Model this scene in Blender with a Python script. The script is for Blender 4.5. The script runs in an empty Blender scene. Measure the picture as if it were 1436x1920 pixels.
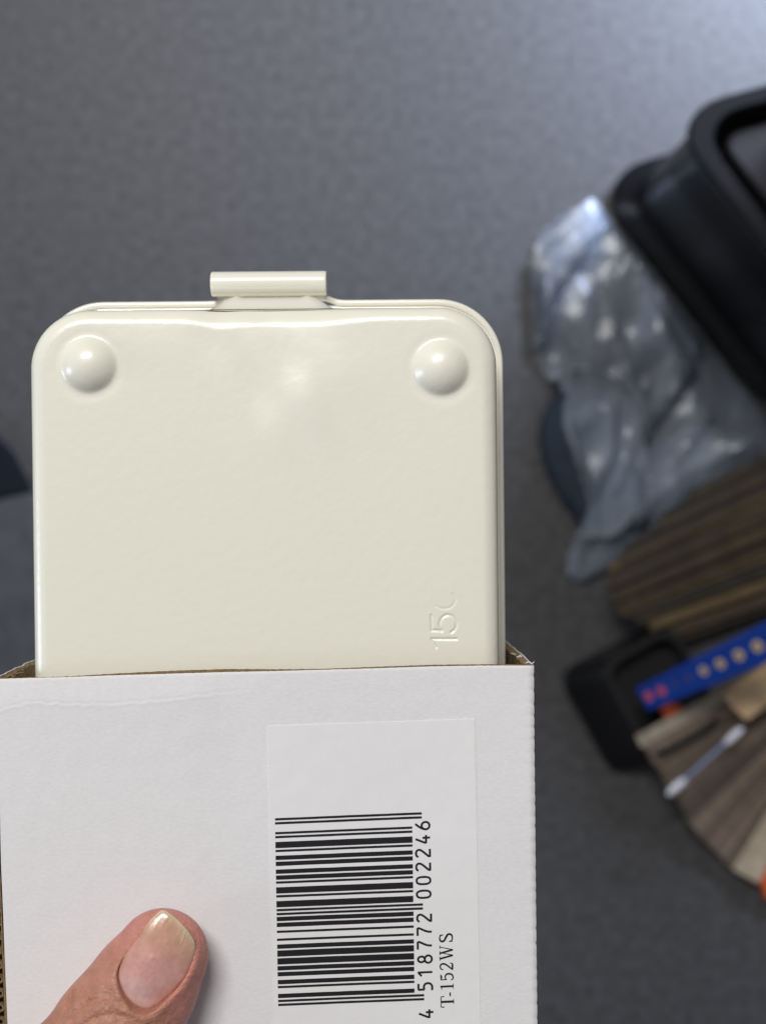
import bpy, math, random
import numpy as np
from mathutils import Vector, Matrix
from mathutils.noise import noise as pnoise

random.seed(7)
S = bpy.context.scene
COL = S.collection

# ------------------------------------------------------------------ camera
W, Hh, F = 1436.0, 1920.0, 2700.0          # photograph size and focal length in its pixels
CAMZ = 1.05                                # camera height over the desk, metres
cam_d = bpy.data.cameras.new('camera')
cam = bpy.data.objects.new('camera', cam_d)
COL.objects.link(cam)
cam.location = (0, 0, CAMZ)
cam_d.sensor_fit = 'HORIZONTAL'
cam_d.sensor_width = 7.036
cam_d.lens = 7.036 * F / W
cam_d.clip_start = 0.01
cam_d.clip_end = 50
cam_d.dof.use_dof = True
cam_d.dof.focus_distance = 0.312
cam_d.dof.aperture_fstop = 3.6
cam_d.dof.aperture_blades = 0
S.camera = cam

# ------------------------------------------------------------------ world and lamps
wd = bpy.data.worlds.new('World')
S.world = wd
wd.use_nodes = True
bg = wd.node_tree.nodes['Background']
bg.inputs[0].default_value = (0.93, 0.94, 1.0, 1)
bg.inputs[1].default_value = 0.165


def area(name, loc, target, sx, sy, watts, col):
    d = bpy.data.lights.new(name, 'AREA')
    d.shape = 'RECTANGLE'
    d.size, d.size_y, d.energy, d.color = sx, sy, watts, col
    o = bpy.data.objects.new(name, d)
    COL.objects.link(o)
    o.location = loc
    o.rotation_euler = (Vector(target) - Vector(loc)).to_track_quat('-Z', 'Y').to_euler()
    return o


area('ceiling_lamp', (-0.38, 1.30, 2.5), (0, 0, 0.7), 1.1, 0.48, 45.5, (1.0, 0.968, 0.92))
area('window_light', (-2.0, -0.35, 1.10), (0, 0, 0.7), 0.5, 0.8, 11, (0.72, 0.83, 1.0))
area('desk_pool_fill', (0.47, 0.64, 0.50), (0.40, 0.55, 0.0), 0.32, 0.17, 22, (0.66, 0.76, 1.0))  # added fill out of view, aimed down for a bluish pool on the desk

S.view_settings.view_transform = 'Standard'
S.view_settings.look = 'None'
S.view_settings.exposure = 0.0
S.view_settings.gamma = 1.0
S.view_settings.use_curve_mapping = False
S.cycles.use_denoising = True
S.cycles.max_bounces = 10
S.cycles.transparent_max_bounces = 16

# ------------------------------------------------------------------ frames


def P(px, py, z=0.0):
    """photo pixel -> world point on the level z (desk = 0)"""
    k = (CAMZ - z) / F
    return Vector(((px - W / 2) * k, (Hh / 2 - py) * k, z))


# frame of the hand-held carton and tool box: x right, y up the photo, z towards the camera (mm)
ez = Vector((0.015, -0.012, 1)).normalized()
rr = math.radians(0.6)
ex = Vector((math.cos(rr), math.sin(rr), 0))
ex = (ex - ez * ex.dot(ez)).normalized()
ey = ez.cross(ex)
ORG = P(497, 900, CAMZ - 0.315)
HELD = Matrix(((ex.x, ey.x, ez.x, ORG.x), (ex.y, ey.y, ez.y, ORG.y), (ex.z, ey.z, ez.z, ORG.z), (0, 0, 0, 1)))
CAMV = Vector((0, 0, CAMZ))


def HL(px, py, z=0.0):
    """photo pixel -> (x, y) in mm in the held frame on its level z (mm)"""
    d = Vector(((px - W / 2) / F, (Hh / 2 - py) / F, -1))
    o = CAMV - ORG
    t = (z * 0.001 - o.dot(ez)) / d.dot(ez)
    p = o + d * t
    return p.dot(ex) * 1000, p.dot(ey) * 1000


# ------------------------------------------------------------------ materials


def mat(name, col, rough=0.5, spec=0.5, coat=0.0, coat_rough=0.1, var=0.0, vscale=50.0, vdetail=4.0, col2=None,
        bump=0.0, bscale=200.0, bdist=0.001, sss=0.0, attr=None, metal=0.0, vdist=None):
    m = bpy.data.materials.new(name)
    m.use_nodes = True
    nt = m.node_tree
    b = nt.nodes['Principled BSDF']
    b.inputs['Base Color'].default_value = (*col, 1)
    b.inputs['Roughness'].default_value = rough
    b.inputs['Specular IOR Level'].default_value = spec
    b.inputs['Coat Weight'].default_value = coat
    b.inputs['Coat Roughness'].default_value = coat_rough
    b.inputs['Metallic'].default_value = metal
    if sss:
        b.inputs['Subsurface Weight'].default_value = sss
        b.inputs['Subsurface Radius'].default_value = (1.0, 0.45, 0.3)
        b.inputs['Subsurface Scale'].default_value = 0.0022
    tc = nt.nodes.new('ShaderNodeTexCoord')
    src = None
    if attr:
        a = nt.nodes.new('ShaderNodeAttribute')
        a.attribute_name = attr
        src = a.outputs['Color']
        nt.links.new(src, b.inputs['Base Color'])
    if var or col2:
        n = nt.nodes.new('ShaderNodeTexNoise')
        n.inputs['Scale'].default_value = vscale
        n.inputs['Detail'].default_value = vdetail
        n.inputs['Roughness'].default_value = 0.6
        nt.links.new(tc.outputs['Object'], n.inputs['Vector'])
        r = nt.nodes.new('ShaderNodeValToRGB')
        r.color_ramp.elements[0].position = 0.3
        r.color_ramp.elements[1].position = 0.7
        c2 = col2 if col2 else col
        lo = tuple(c * (1 - var) for c in col)
        hi = tuple(c * (1 + var) for c in c2)
        r.color_ramp.elements[0].color = (*lo, 1)
        r.color_ramp.elements[1].color = (*hi, 1)
        nt.links.new(n.outputs['Fac'], r.inputs['Fac'])
        if attr:
            r.color_ramp.elements[0].color = (1 - var, 1 - var * 1.15, 1 - var * 1.2, 1)
            r.color_ramp.elements[1].color = (1 + var, 1 + var, 1 + var, 1)
            mx = nt.nodes.new('ShaderNodeMix')
            mx.data_type = 'RGBA'
            mx.blend_type = 'MULTIPLY'
            mx.inputs[0].default_value = 1
            nt.links.new(src, mx.inputs[6])
            nt.links.new(r.outputs[0], mx.inputs[7])
            nt.links.new(mx.outputs[2], b.inputs['Base Color'])
        else:
            nt.links.new(r.outputs[0], b.inputs['Base Color'])
    if bump:
        n = nt.nodes.new('ShaderNodeTexNoise')
        n.inputs['Scale'].default_value = bscale
        n.inputs['Detail'].default_value = 3
        nt.links.new(tc.outputs['Object'], n.inputs['Vector'])
        bp = nt.nodes.new('ShaderNodeBump')
        bp.inputs['Strength'].default_value = bump
        bp.inputs['Distance'].default_value = bdist
        nt.links.new(n.outputs['Fac'], bp.inputs['Height'])
        nt.links.new(bp.outputs['Normal'], b.inputs['Normal'])
        if coat:
            nt.links.new(bp.outputs['Normal'], b.inputs['Coat Normal'])
    return m


M = {}
M['desk'] = mat('desk_laminate', (0.031, 0.0305, 0.031), rough=0.5, spec=0.28, col2=(0.066, 0.0655, 0.067), vscale=150, vdetail=3.5,
                bump=0.25, bscale=220, bdist=0.001)
M['slab'] = mat('slab_laminate', (0.027, 0.029, 0.033), rough=0.45, col2=(0.050, 0.053, 0.059), vscale=75, vdetail=6, bump=0.25, bscale=220)
M['enamel'] = mat('cream_enamel', (0.835, 0.824, 0.722), rough=0.36, spec=0.5, coat=0.6, coat_rough=0.20, bump=0.085, bscale=430, bdist=0.0008)
M['enamel_smooth'] = mat('cream_enamel_smooth', (0.835, 0.824, 0.73), rough=0.25, spec=0.5, coat=0.4, coat_rough=0.08, bump=0.03, bscale=300, bdist=0.0006)
M['kraft'] = mat('kraft_board', (0.235, 0.165, 0.090), rough=0.9, spec=0.2, var=0.30, vscale=900, bump=0.5, bscale=1500, bdist=0.0004)
M['ink'] = mat('label_ink', (0.012, 0.012, 0.015), rough=0.45, spec=0.4)
M['blackplastic'] = mat('black_plastic', (0.006, 0.006, 0.007), rough=0.30, spec=0.22, bump=0.05, bscale=200)
M['blackmatte'] = mat('black_matte_plastic', (0.012, 0.012, 0.013), rough=0.42, spec=0.22)
M['blackgloss'] = mat('black_gloss_plastic', (0.010, 0.010, 0.011), rough=0.2, spec=0.45)
M['graypanel'] = mat('charcoal_panel', (0.016, 0.015, 0.017), rough=0.4, spec=0.25)
M['navy'] = mat('navy_plastic', (0.010, 0.017, 0.028), rough=0.5, spec=0.3, var=0.2, vscale=40)
M['slate'] = mat('slate_fabric', (0.018, 0.026, 0.038), rough=0.8, spec=0.2, var=0.25, vscale=200)
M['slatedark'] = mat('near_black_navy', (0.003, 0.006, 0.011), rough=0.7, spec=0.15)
M['white'] = mat('white_plastic', (0.62, 0.62, 0.60), rough=0.4)
M['blue'] = mat('blue_plastic', (0.002, 0.030, 0.22), rough=0.6, spec=0.2, var=0.08, vscale=30)
M['gold'] = mat('gold_print', (0.50, 0.36, 0.17), rough=0.5)
M['goldcore'] = mat('dark_print', (0.10, 0.075, 0.06), rough=0.5)
M['red'] = mat('red_print', (0.55, 0.07, 0.05), rough=0.5)
M['brownprint'] = mat('brown_print', (0.05, 0.04, 0.06), rough=0.5)
M['orange'] = mat('orange_plastic', (0.50, 0.075, 0.012), rough=0.5, var=0.1, vscale=60)
M['cotton'] = mat('cotton_wool', (0.55, 0.55, 0.59), rough=0.9, spec=0.1, bump=0.6, bscale=900, bdist=0.001)
M['stick'] = mat('swab_stick', (0.13, 0.17, 0.27), rough=0.4)

# white liner paper: faint fibres, a few dark specks
m = mat('white_liner_paper', (0.765, 0.765, 0.775), rough=0.72, spec=0.25, bump=0.14, bscale=1700, bdist=0.0002)
nt = m.node_tree
b = nt.nodes['Principled BSDF']
tc = nt.nodes.new('ShaderNodeTexCoord')
mp = nt.nodes.new('ShaderNodeMapping')
mp.inputs['Scale'].default_value = (1, 2.2, 1)
n1 = nt.nodes.new('ShaderNodeTexNoise')
n1.inputs['Scale'].default_value = 900
n1.inputs['Detail'].default_value = 5
r1 = nt.nodes.new('ShaderNodeValToRGB')
r1.color_ramp.elements[0].position = 0.25
r1.color_ramp.elements[1].position = 0.7
r1.color_ramp.elements[0].color = (0.715, 0.708, 0.728, 1)
r1.color_ramp.elements[1].color = (0.775, 0.768, 0.788, 1)
vo = nt.nodes.new('ShaderNodeTexVoronoi')
vo.inputs['Scale'].default_value = 60
sp = nt.nodes.new('ShaderNodeSeparateColor')
gt = nt.nodes.new('ShaderNodeMath'); gt.operation = 'GREATER_THAN'; gt.inputs[1].default_value = 0.90
lt = nt.nodes.new('ShaderNodeMath'); lt.operation = 'LESS_THAN'; lt.inputs[1].default_value = 0.013
mu = nt.nodes.new('ShaderNodeMath'); mu.operation = 'MULTIPLY'
mx = nt.nodes.new('ShaderNodeMix'); mx.data_type = 'RGBA'
mx.inputs[7].default_value = (0.12, 0.11, 0.10, 1)
L = nt.links.new
L(tc.outputs['Object'], mp.inputs['Vector']); L(mp.outputs[0], n1.inputs['Vector']); L(n1.outputs['Fac'], r1.inputs['Fac'])
L(tc.outputs['Object'], vo.inputs['Vector']); L(vo.outputs['Color'], sp.inputs[0]); L(sp.outputs[0], gt.inputs[0])
L(vo.outputs['Distance'], lt.inputs[0]); L(gt.outputs[0], mu.inputs[0]); L(lt.outputs[0], mu.inputs[1])
L(mu.outputs[0], mx.inputs[0]); L(r1.outputs[0], mx.inputs[6]); L(mx.outputs[2], b.inputs['Base Color'])
M['paper'] = m
M['label'] = mat('label_paper', (0.785, 0.785, 0.80), rough=0.55, spec=0.3, var=0.012, vscale=500, bump=0.10, bscale=1500, bdist=0.0002)

# rare tiny dust specks on the enamel
nt = M['enamel'].node_tree
b = nt.nodes['Principled BSDF']
tc = nt.nodes.new('ShaderNodeTexCoord')
vo = nt.nodes.new('ShaderNodeTexVoronoi'); vo.inputs['Scale'].default_value = 75
sp = nt.nodes.new('ShaderNodeSeparateColor')
gt = nt.nodes.new('ShaderNodeMath'); gt.operation = 'GREATER_THAN'; gt.inputs[1].default_value = 0.93
lt = nt.nodes.new('ShaderNodeMath'); lt.operation = 'LESS_THAN'; lt.inputs[1].default_value = 0.012
mu = nt.nodes.new('ShaderNodeMath'); mu.operation = 'MULTIPLY'
mx = nt.nodes.new('ShaderNodeMix'); mx.data_type = 'RGBA'
mx.inputs[6].default_value = b.inputs['Base Color'].default_value
mx.inputs[7].default_value = (0.22, 0.20, 0.17, 1)
L2 = nt.links.new
L2(tc.outputs['Object'], vo.inputs['Vector']); L2(vo.outputs['Color'], sp.inputs[0]); L2(sp.outputs[0], gt.inputs[0])
L2(vo.outputs['Distance'], lt.inputs[0]); L2(gt.outputs[0], mu.inputs[0]); L2(lt.outputs[0], mu.inputs[1])
L2(mu.outputs[0], mx.inputs[0]); L2(mx.outputs[2], b.inputs['Base Color'])

# clear crumpled film
m = bpy.data.materials.new('clear_film')
m.use_nodes = True
nt = m.node_tree
for n in list(nt.nodes):
    nt.nodes.remove(n)
out = nt.nodes.new('ShaderNodeOutputMaterial')
tr = nt.nodes.new('ShaderNodeBsdfTransparent'); tr.inputs[0].default_value = (0.975, 0.982, 0.995, 1)
gl = nt.nodes.new('ShaderNodeBsdfGlossy'); gl.inputs['Roughness'].default_value = 0.28; gl.inputs[0].default_value = (0.95, 0.97, 1, 1)
df = nt.nodes.new('ShaderNodeBsdfDiffuse'); df.inputs[0].default_value = (0.52, 0.62, 0.78, 1)
fr = nt.nodes.new('ShaderNodeFresnel'); fr.inputs[0].default_value = 1.45
m1 = nt.nodes.new('ShaderNodeMixShader'); m1.inputs[0].default_value = 0.20
m2 = nt.nodes.new('ShaderNodeMixShader')
fn = nt.nodes.new('ShaderNodeTexNoise'); fn.inputs['Scale'].default_value = 16; fn.inputs['Detail'].default_value = 5
fr_ = nt.nodes.new('ShaderNodeMapRange'); fr_.inputs[1].default_value = 0.35; fr_.inputs[2].default_value = 0.7; fr_.inputs[3].default_value = 0.03; fr_.inputs[4].default_value = 0.19
ftc = nt.nodes.new('ShaderNodeTexCoord'); fmp = nt.nodes.new('ShaderNodeMapping'); fmp.inputs['Rotation'].default_value = (0, 0, 0.5); fmp.inputs['Scale'].default_value = (1.6, 0.6, 1)
nt.links.new(ftc.outputs['Object'], fmp.inputs[0]); nt.links.new(fmp.outputs[0], fn.inputs['Vector']); nt.links.new(fn.outputs['Fac'], fr_.inputs[0]); nt.links.new(fr_.outputs[0], m1.inputs[0])
nt.links.new(tr.outputs[0], m1.inputs[1]); nt.links.new(df.outputs[0], m1.inputs[2])
nt.links.new(fr.outputs[0], m2.inputs[0]); nt.links.new(m1.outputs[0], m2.inputs[1]); nt.links.new(gl.outputs[0], m2.inputs[2])
nt.links.new(m2.outputs[0], out.inputs[0])
M['film'] = m

# ------------------------------------------------------------------ object helpers


def mk(name, v, f, material, parent=None, matrix=None, smooth=True, normals=None, cols=None, scale=1.0, autosmooth=None):
    v = np.asarray(v, dtype=np.float64) * scale
    me = bpy.data.meshes.new(name)
    me.from_pydata(v.tolist(), [], f.tolist() if isinstance(f, np.ndarray) else f)
    me.validate()
    me.materials.append(material)
    me.polygons.foreach_set('use_smooth', [smooth] * len(me.polygons))
    if cols is not None:
        a = me.color_attributes.new('tint', 'FLOAT_COLOR', 'POINT')
        c4 = np.ones((len(me.vertices), 4), dtype=np.float32)
        c4[:, :3] = cols
        a.data.foreach_set('color', c4.ravel())
    if normals is not None:
        me.normals_split_custom_set_from_vertices(np.asarray(normals).tolist())
    elif autosmooth is not None:
        me.set_sharp_from_angle(angle=math.radians(autosmooth))
    me.update()
    o = bpy.data.objects.new(name, me)
    COL.objects.link(o)
    if parent is not None:
        o.parent = parent
    if matrix is not None:
        o.matrix_world = matrix
    return o


def empty(name, matrix):
    o = bpy.data.objects.new(name, None)
    o.empty_display_size = 0.02
    COL.objects.link(o)
    o.matrix_world = matrix
    return o


def tag(o, label, cat, group=None):
    o['label'] = label
    o['category'] = cat
    if group:
        o['group'] = group
    return o


def loft(rings, closed=True, cap0=False, cap1=False, base=0):
    """rings: list of equal length point lists -> verts, faces"""
    n = len(rings[0])
    v = [tuple(p) for r in rings for p in r]
    f = []
    for i in range(len(rings) - 1):
        for j in range(n if closed else n - 1):
            k = (j + 1) % n
            f.append((i * n + j, i * n + k, (i + 1) * n + k, (i + 1) * n + j))
    if cap0:
        f.append(tuple(range(n - 1, -1, -1)))
    if cap1:
        f.append(tuple((len(rings) - 1) * n + j for j in range(n)))
    return v, f


def join(parts):
    v, f = [], []
    for a, b_ in parts:
        o = len(v)
        v += list(a)
        f += [tuple(i + o for i in q) for q in b_]
    return v, f


def rrect(x0, x1, y0, y1, r, n=10):
    pts = []
    for cx, cy, a0 in ((x1 - r, y1 - r, 0), (x0 + r, y1 - r, 90), (x0 + r, y0 + r, 180), (x1 - r, y0 + r, 270)):
        for i in range(n + 1):
            a = math.radians(a0 + 90.0 * i / n)
            pts.append((cx + r * math.cos(a), cy + r * math.sin(a)))
    return pts


def box(x0, x1, y0, y1, z0, z1):
    v = [(x, y, z) for z in (z0, z1) for x, y in ((x0, y0), (x1, y0), (x1, y1), (x0, y1))]
    return v, [(3, 2, 1, 0), (4, 5, 6, 7), (0, 1, 5, 4), (1, 2, 6, 5), (2, 3, 7, 6), (3, 0, 4, 7)]


def bevel(o, w, seg=2):
    md = o.modifiers.new('bevel', 'BEVEL')
    md.width = w
    md.segments = seg
    md.limit_method = 'ANGLE'
    return o


def catmull(pts, n=8, closed=False):
    p = [np.array(q, float) for q in pts]
    out = []
    N = len(p)
    for i in range(N if closed else N - 1):
        p0 = p[(i - 1) % N] if closed or i > 0 else p[i]
        p1, p2 = p[i], p[(i + 1) % N]
        p3 = p[(i + 2) % N] if closed or i + 2 < N else p2
        for k in range(n):
            t = k / n
            out.append(0.5 * ((2 * p1) + (-p0 + p2) * t + (2 * p0 - 5 * p1 + 4 * p2 - p3) * t * t + (-p0 + 3 * p1 - 3 * p2 + p3) * t ** 3))
    if not closed:
        out.append(p[-1])
    return out


def tube(pts, rad, n=12):
    pts = [Vector(p) for p in pts]
    rings = []
    for i, p in enumerate(pts):
        t = (pts[min(i + 1, len(pts) - 1)] - pts[max(i - 1, 0)]).normalized()
        a = t.orthogonal().normalized() if i == 0 else (a - t * a.dot(t)).normalized()
        c = t.cross(a)
        r = rad[i] if isinstance(rad, (list, tuple)) else rad
        rings.append([p + (a * math.cos(2 * math.pi * j / n) + c * math.sin(2 * math.pi * j / n)) * r for j in range(n)])
    return loft(rings, True, True, True)


def fbm(x, y, s, seed=0.0):
    return pnoise(Vector((x * s, y * s, seed)))


# ================================================================== SETTING: the desk
v, f = box(-1.5, 1.5, -1.3, 1.3, -0.03, 0)
d = mk('desk_top', v, f, M['desk'], smooth=False)
d['kind'] = 'structure'
d['label'] = 'dark grey mottled laminate desk top far below the box'

# ================================================================== TOOL BOX (mm in the held frame)
tb = empty('tool_box', HELD)
tag(tb, 'cream enamelled steel tool box sliding bottom-out of the white carton', 'tool box')
RC, RF = 13.0, 3.6                      # plan corner radius, bottom edge fillet
TX0 = HL(63, 1000, -RF)[0]
TX1 = HL(932.5, 950, -RF)[0]
TY1 = HL(497, 579, -RF)[1]
TY0 = TY1 - 147.0
XC = HL(505, 575)[0]                    # middle of the latch


def sd_in(x, y):
    """distance inside the rounded rectangle outline (positive inside) and outward gradient"""
    cx, cy = (TX0 + TX1) / 2, (TY0 + TY1) / 2
    hx, hy = (TX1 - TX0) / 2 - RC, (TY1 - TY0) / 2 - RC
    qx, qy = np.abs(x - cx) - hx, np.abs(y - cy) - hy
    ox, oy = np.maximum(qx, 0), np.maximum(qy, 0)
    l = np.hypot(ox, oy)
    sd = l + np.minimum(np.maximum(qx, qy), 0) - RC
    gx = np.where(l > 1e-9, ox / np.maximum(l, 1e-9), (qx > qy) * 1.0) * np.sign(x - cx)
    gy = np.where(l > 1e-9, oy / np.maximum(l, 1e-9), (qx <= qy) * 1.0) * np.sign(y - cy)
    return -sd, gx, gy


FEET = [HL(163, 683, 2), HL(828, 688, 2)]
FEET += [(FEET[0][0] + 0.3, TY0 + 14), (FEET[1][0] + 0.3, TY0 + 14)]
FR, FH = 5.9, 3.1                        # foot radius and height


def seg_d(x, y, pts):
    d = np.full(np.shape(x), 1e9)
    for (ax, ay), (bx, by) in zip(pts[:-1], pts[1:]):
        vx, vy = bx - ax, by - ay
        t = np.clip(((x - ax) * vx + (y - ay) * vy) / (vx * vx + vy * vy), 0, 1)
        d = np.minimum(d, np.hypot(x - ax - t * vx, y - ay - t * vy))
    return d


# stamped number, strokes in photo pixels
NUM = [([(856, 1198.5), (809, 1198.5), (818, 1213.5)], 1.0),
       ([(808.5, 1155), (809.5, 1182), (828, 1183)], 1.0),
       (catmull([(828, 1183), (824, 1174), (827, 1161), (838, 1153.5), (850, 1157), (856, 1168), (853, 1180), (846, 1186)], 6), 1.0),
       (catmull([(817, 1137), (828, 1141), (842, 1140), (851, 1132), (853, 1122), (848, 1114)], 6), 0.42),
       (catmull([(817, 1137), (812, 1130), (812, 1121)], 6), 0.12)]
NUM = [([HL(px, py, 0) for px, py in pts], k) for pts, k in NUM]


def bump2(x, y, px, py, rx, ry, ang=0.0):
    cx, cy = HL(px, py)
    c, s = math.cos(ang), math.sin(ang)
    u = ((x - cx) * c + (y - cy) * s) / rx
    w = (-(x - cx) * s + (y - cy) * c) / ry
    return np.exp(-(u * u + w * w))


def bottom_z(x, y):
    dn, _, _ = sd_in(x, y)
    # the fillet is drawn wider where the latch mount was pressed
    rf = RF + 0.9 * np.exp(-((x - XC) / 15.0) ** 4) * (y > 0) + 1.0 * bump2(x, y, 405, 600, 4.5, 9) * 1.0 + 0.5 * bump2(x, y, 640, 600, 6, 9)
    dd = np.clip(dn, 0, None)
    k = np.clip(rf - dd, 0, rf)
    z = -(rf - np.sqrt(np.maximum(rf * rf - k * k, 0)))
    # soft roll-off inside the fillet, shallow dents and waves of the pressed sheet
    z = z - 0.16 * np.exp(-np.clip(dn - 2.0, 0, None) / 3.2)
    z = z - 0.28 * bump2(x, y, 395, 640, 5, 5.5, 0.5) - 0.16 * bump2(x, y, 650, 640, 9, 5, 0.3)
    z = z + 0.10 * bump2(x, y, 505, 745, 19, 8.0, 1.0) - 0.06 * bump2(x, y, 500, 820, 18, 9, 0.8) + 0.10 * bump2(x, y, 300, 640, 13, 6)
    xg = x - HL(525, 600)[0]
    z = z - (1.7 * np.exp(-(xg / 12.5) ** 2) + 0.5 * np.exp(-((x - HL(300, 600)[0]) / 12.0) ** 2)) * (np.exp(-np.clip(dn, 0, None) / 6.0) - np.exp(-np.clip(dn, 0, None) / 0.9)) * (y > -20)
    rx_, ry_ = HL(600, 640)
    qx_, qy_ = HL(485, 810)
    rl_ = math.hypot(rx_ - qx_, ry_ - qy_)
    ux_, uy_ = (rx_ - qx_) / rl_, (ry_ - qy_) / rl_
    sl_ = (x - (rx_ + qx_) / 2) * ux_ + (y - (ry_ + qy_) / 2) * uy_
    ql_ = (x - (rx_ + qx_) / 2) * uy_ - (y - (ry_ + qy_) / 2) * ux_
    z = z + (0.62 + 0.25 * np.sin(sl_ * 0.55 + ql_ * 0.3)) * np.tanh(ql_ / 4.8) * np.exp(-(ql_ / 14.0) ** 2) * np.exp(-(sl_ / 12.0) ** 2)
    z = z - 0.12 * bump2(x, y, 700, 760, 18, 14, 0.3) + 0.08 * bump2(x, y, 300, 900, 25, 20)
    for i, (cx, cy) in enumerate(FEET):
        r = np.hypot(x - cx, y - cy)
        a = (FR * FR + FH * FH) / (2 * FH)                       # sphere cap
        cap = np.sqrt(np.maximum(a * a - r * r, 0)) - (a - FH)
        kk = 0.32
        z = z + np.where(r < FR + 2.5, kk * np.log1p(np.exp(np.clip(cap / kk, -30, 30))) * np.clip((FR + 2.5 - r) / 1.5, 0, 1), 0)
        z = z - 0.07 * np.exp(-((r - FR - 1.2) / 0.9) ** 2)
    for pts, k in NUM:
        z = z - 0.20 * k * np.exp(-(seg_d(x, y, pts) / 0.30) ** 2)
    return z


def lines(a, b, step, fine):
    xs = list(np.arange(a, b, step)) + [b]
    for fa, fb, fs in fine:
        xs = [q for q in xs if q < fa or q > fb] + list(np.arange(fa, fb, fs))
    return np.array(sorted(xs))


nx0, ny0 = HL(803, 1217)
nx1, ny1 = HL(861, 1108)
gx = lines(TX0 - 0.4, TX1 + 0.4, 0.5, [(nx0, nx1, 0.12), (TX0 - 0.4, TX0 + 4.5, 0.25), (TX1 - 4.5, TX1 + 0.4, 0.25)])
gy = lines(TY0 - 0.4, TY1 + 0.4, 0.5, [(TY0 + 22, -55, 1.6), (ny0, ny1, 0.12), (TY1 - 6, TY1 + 0.4, 0.25)])
X, Y = np.meshgrid(gx, gy, indexing='ij')
dn, ggx, ggy = sd_in(X, Y)
X = np.where(dn < 0, X + ggx * dn, X)
Y = np.where(dn < 0, Y + ggy * dn, Y)
keep = dn > -0.9
Z = bottom_z(X, Y)
e = 0.02
dn2, _, _ = sd_in(X, Y)
Zx = (bottom_z(X + e, Y) - bottom_z(X - e, Y)) / (2 * e)
Zy = (bottom_z(X, Y + e) - bottom_z(X, Y - e)) / (2 * e)
N = np.stack([-Zx, -Zy, np.ones_like(Zx)], -1)
edge = np.clip(1 - dn2 / 0.25, 0, 1)[..., None]
G = np.stack([ggx, ggy, np.full_like(ggx, 0.03)], -1)
N = N / np.linalg.norm(N, axis=-1, keepdims=True)
N = N * (1 - edge) + G * edge
N = N / np.linalg.norm(N, axis=-1, keepdims=True)
idx = np.arange(X.size).reshape(X.shape)
q = np.stack([idx[:-1, :-1], idx[1:, :-1], idx[1:, 1:], idx[:-1, 1:]], -1).reshape(-1, 4)
dflat = dn.ravel()
q = q[(dflat[q] > 0).any(1) & keep.ravel()[q].all(1)]
VV = np.stack([X, Y, Z], -1).reshape(-1, 3)
NN = N.reshape(-1, 3)
cent = VV[q].mean(1)
foot_id = np.full(len(q), -1)
for i, (cx, cy) in enumerate(FEET):
    foot_id[np.hypot(cent[:, 0] - cx, cent[:, 1] - cy) < FR + 0.2] = i


def sub(name, sel, material, parent):
    qq = q[sel]
    u, inv = np.unique(qq, return_inverse=True)
    return mk(name, VV[u], inv.reshape(-1, 4), material, parent, normals=NN[u], scale=0.001)


sub('bottom_panel', foot_id < 0, M['enamel'], tb)
for i in range(4):
    sub('foot', foot_id == i, M['enamel'], tb)


def outline(off, n=16, bulge=0.0):
    """plan outline grown by off, extra points along the top edge so it can bulge at the latch"""
    x0, x1, y0, y1, r = TX0 - off, TX1 + off, TY0 - off, TY1 + off * 1.32, RC + off * 0.6
    pts = []
    for cx, cy, a0 in ((x1 - r, y1 - r, 0), (x0 + r, y1 - r, 90), (x0 + r, y0 + r, 180), (x1 - r, y0 + r, 270)):
        for i in range(n + 1):
            a = math.radians(a0 + 90.0 * i / n)
            pts.append((cx + r * math.cos(a), cy + r * math.sin(a)))
        if a0 == 0:
            for i in range(1, 80):
                x = (x1 - r) + ((x0 + r) - (x1 - r)) * i / 80
                s = 1 / (1 + math.exp((abs(x - XC) - 13.2) / 0.75))
                pts.append((x, y1 + bulge * s))
    return pts


def ring(off, z, bulge=0.0):
    return [(x, y, z) for x, y in outline(off, bulge=bulge)]


# side wall from the fillet down to the rim
wall = [ring(0, -RF), ring(0.25, -8), ring(0.7, -16), ring(1.1, -24), ring(1.3, -28.2), ring(1.6, -29.4), ring(2.3, -29.9), ring(3.1, -30.0)]
v, f = loft(wall)
mk('side_wall', v, f, M['enamel_smooth'], tb, scale=0.001)
# rolled rim bead
bead = []
for i in range(15):
    a = math.radians(200 - 300 * i / 14)
    bead.append(ring(3.5 + 0.58 * math.cos(a), -29.9 + 0.58 * math.sin(a), 1.3))
bead.append(ring(3.1, -31.5, 1.3))
v, f = loft(bead)
mk('rim', v, f, M['enamel_smooth'], tb, scale=0.001)
lid = [ring(3.2, -31.6), ring(3.1, -36), ring(2.8, -42)]
for a in (15, 30, 45, 60, 75, 90):
    s = math.radians(a)
    lid.append(ring(2.8 - 4 * (1 - math.cos(s)), -42 - 4 * math.sin(s)))
v, f = loft(lid, cap1=True)
mk('lid', v, f, M['enamel_smooth'], tb, scale=0.001)

# reinforcing swell on the end wall under the latch (trapezoid pad with two pips)
pad = []
x_l, x_r = HL(383, 580, -10)[0], HL(637, 580, -10)[0]
for t in np.linspace(0, 1, 13):
    z = -3.0 - 8.5 * t
    rise = 2.95 * (0.5 - 0.5 * math.cos(math.pi * min(1, t * 1.25)))
    row = []
    for s in np.linspace(0, 1, 61):
        x = x_l + (x_r - x_l) * s
        ed = min(s, 1 - s) / 0.21
        k = 1.0 if ed >= 1 else 0.5 - 0.5 * math.cos(math.pi * ed)
        pip = 0.55 * (math.exp(-((s - 0.24) / 0.028) ** 2) + math.exp(-((s - 0.76) / 0.028) ** 2)) * math.exp(-((t - 0.85) / 0.22) ** 2)
        row.append((x, TY1 + 0.05 - 0.6 * (1 - t) ** 3 + 0.05 * (-z) * 0.7 + rise * k + pip, z))
    pad.append(row)
v, f = loft(pad, closed=False)
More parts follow.
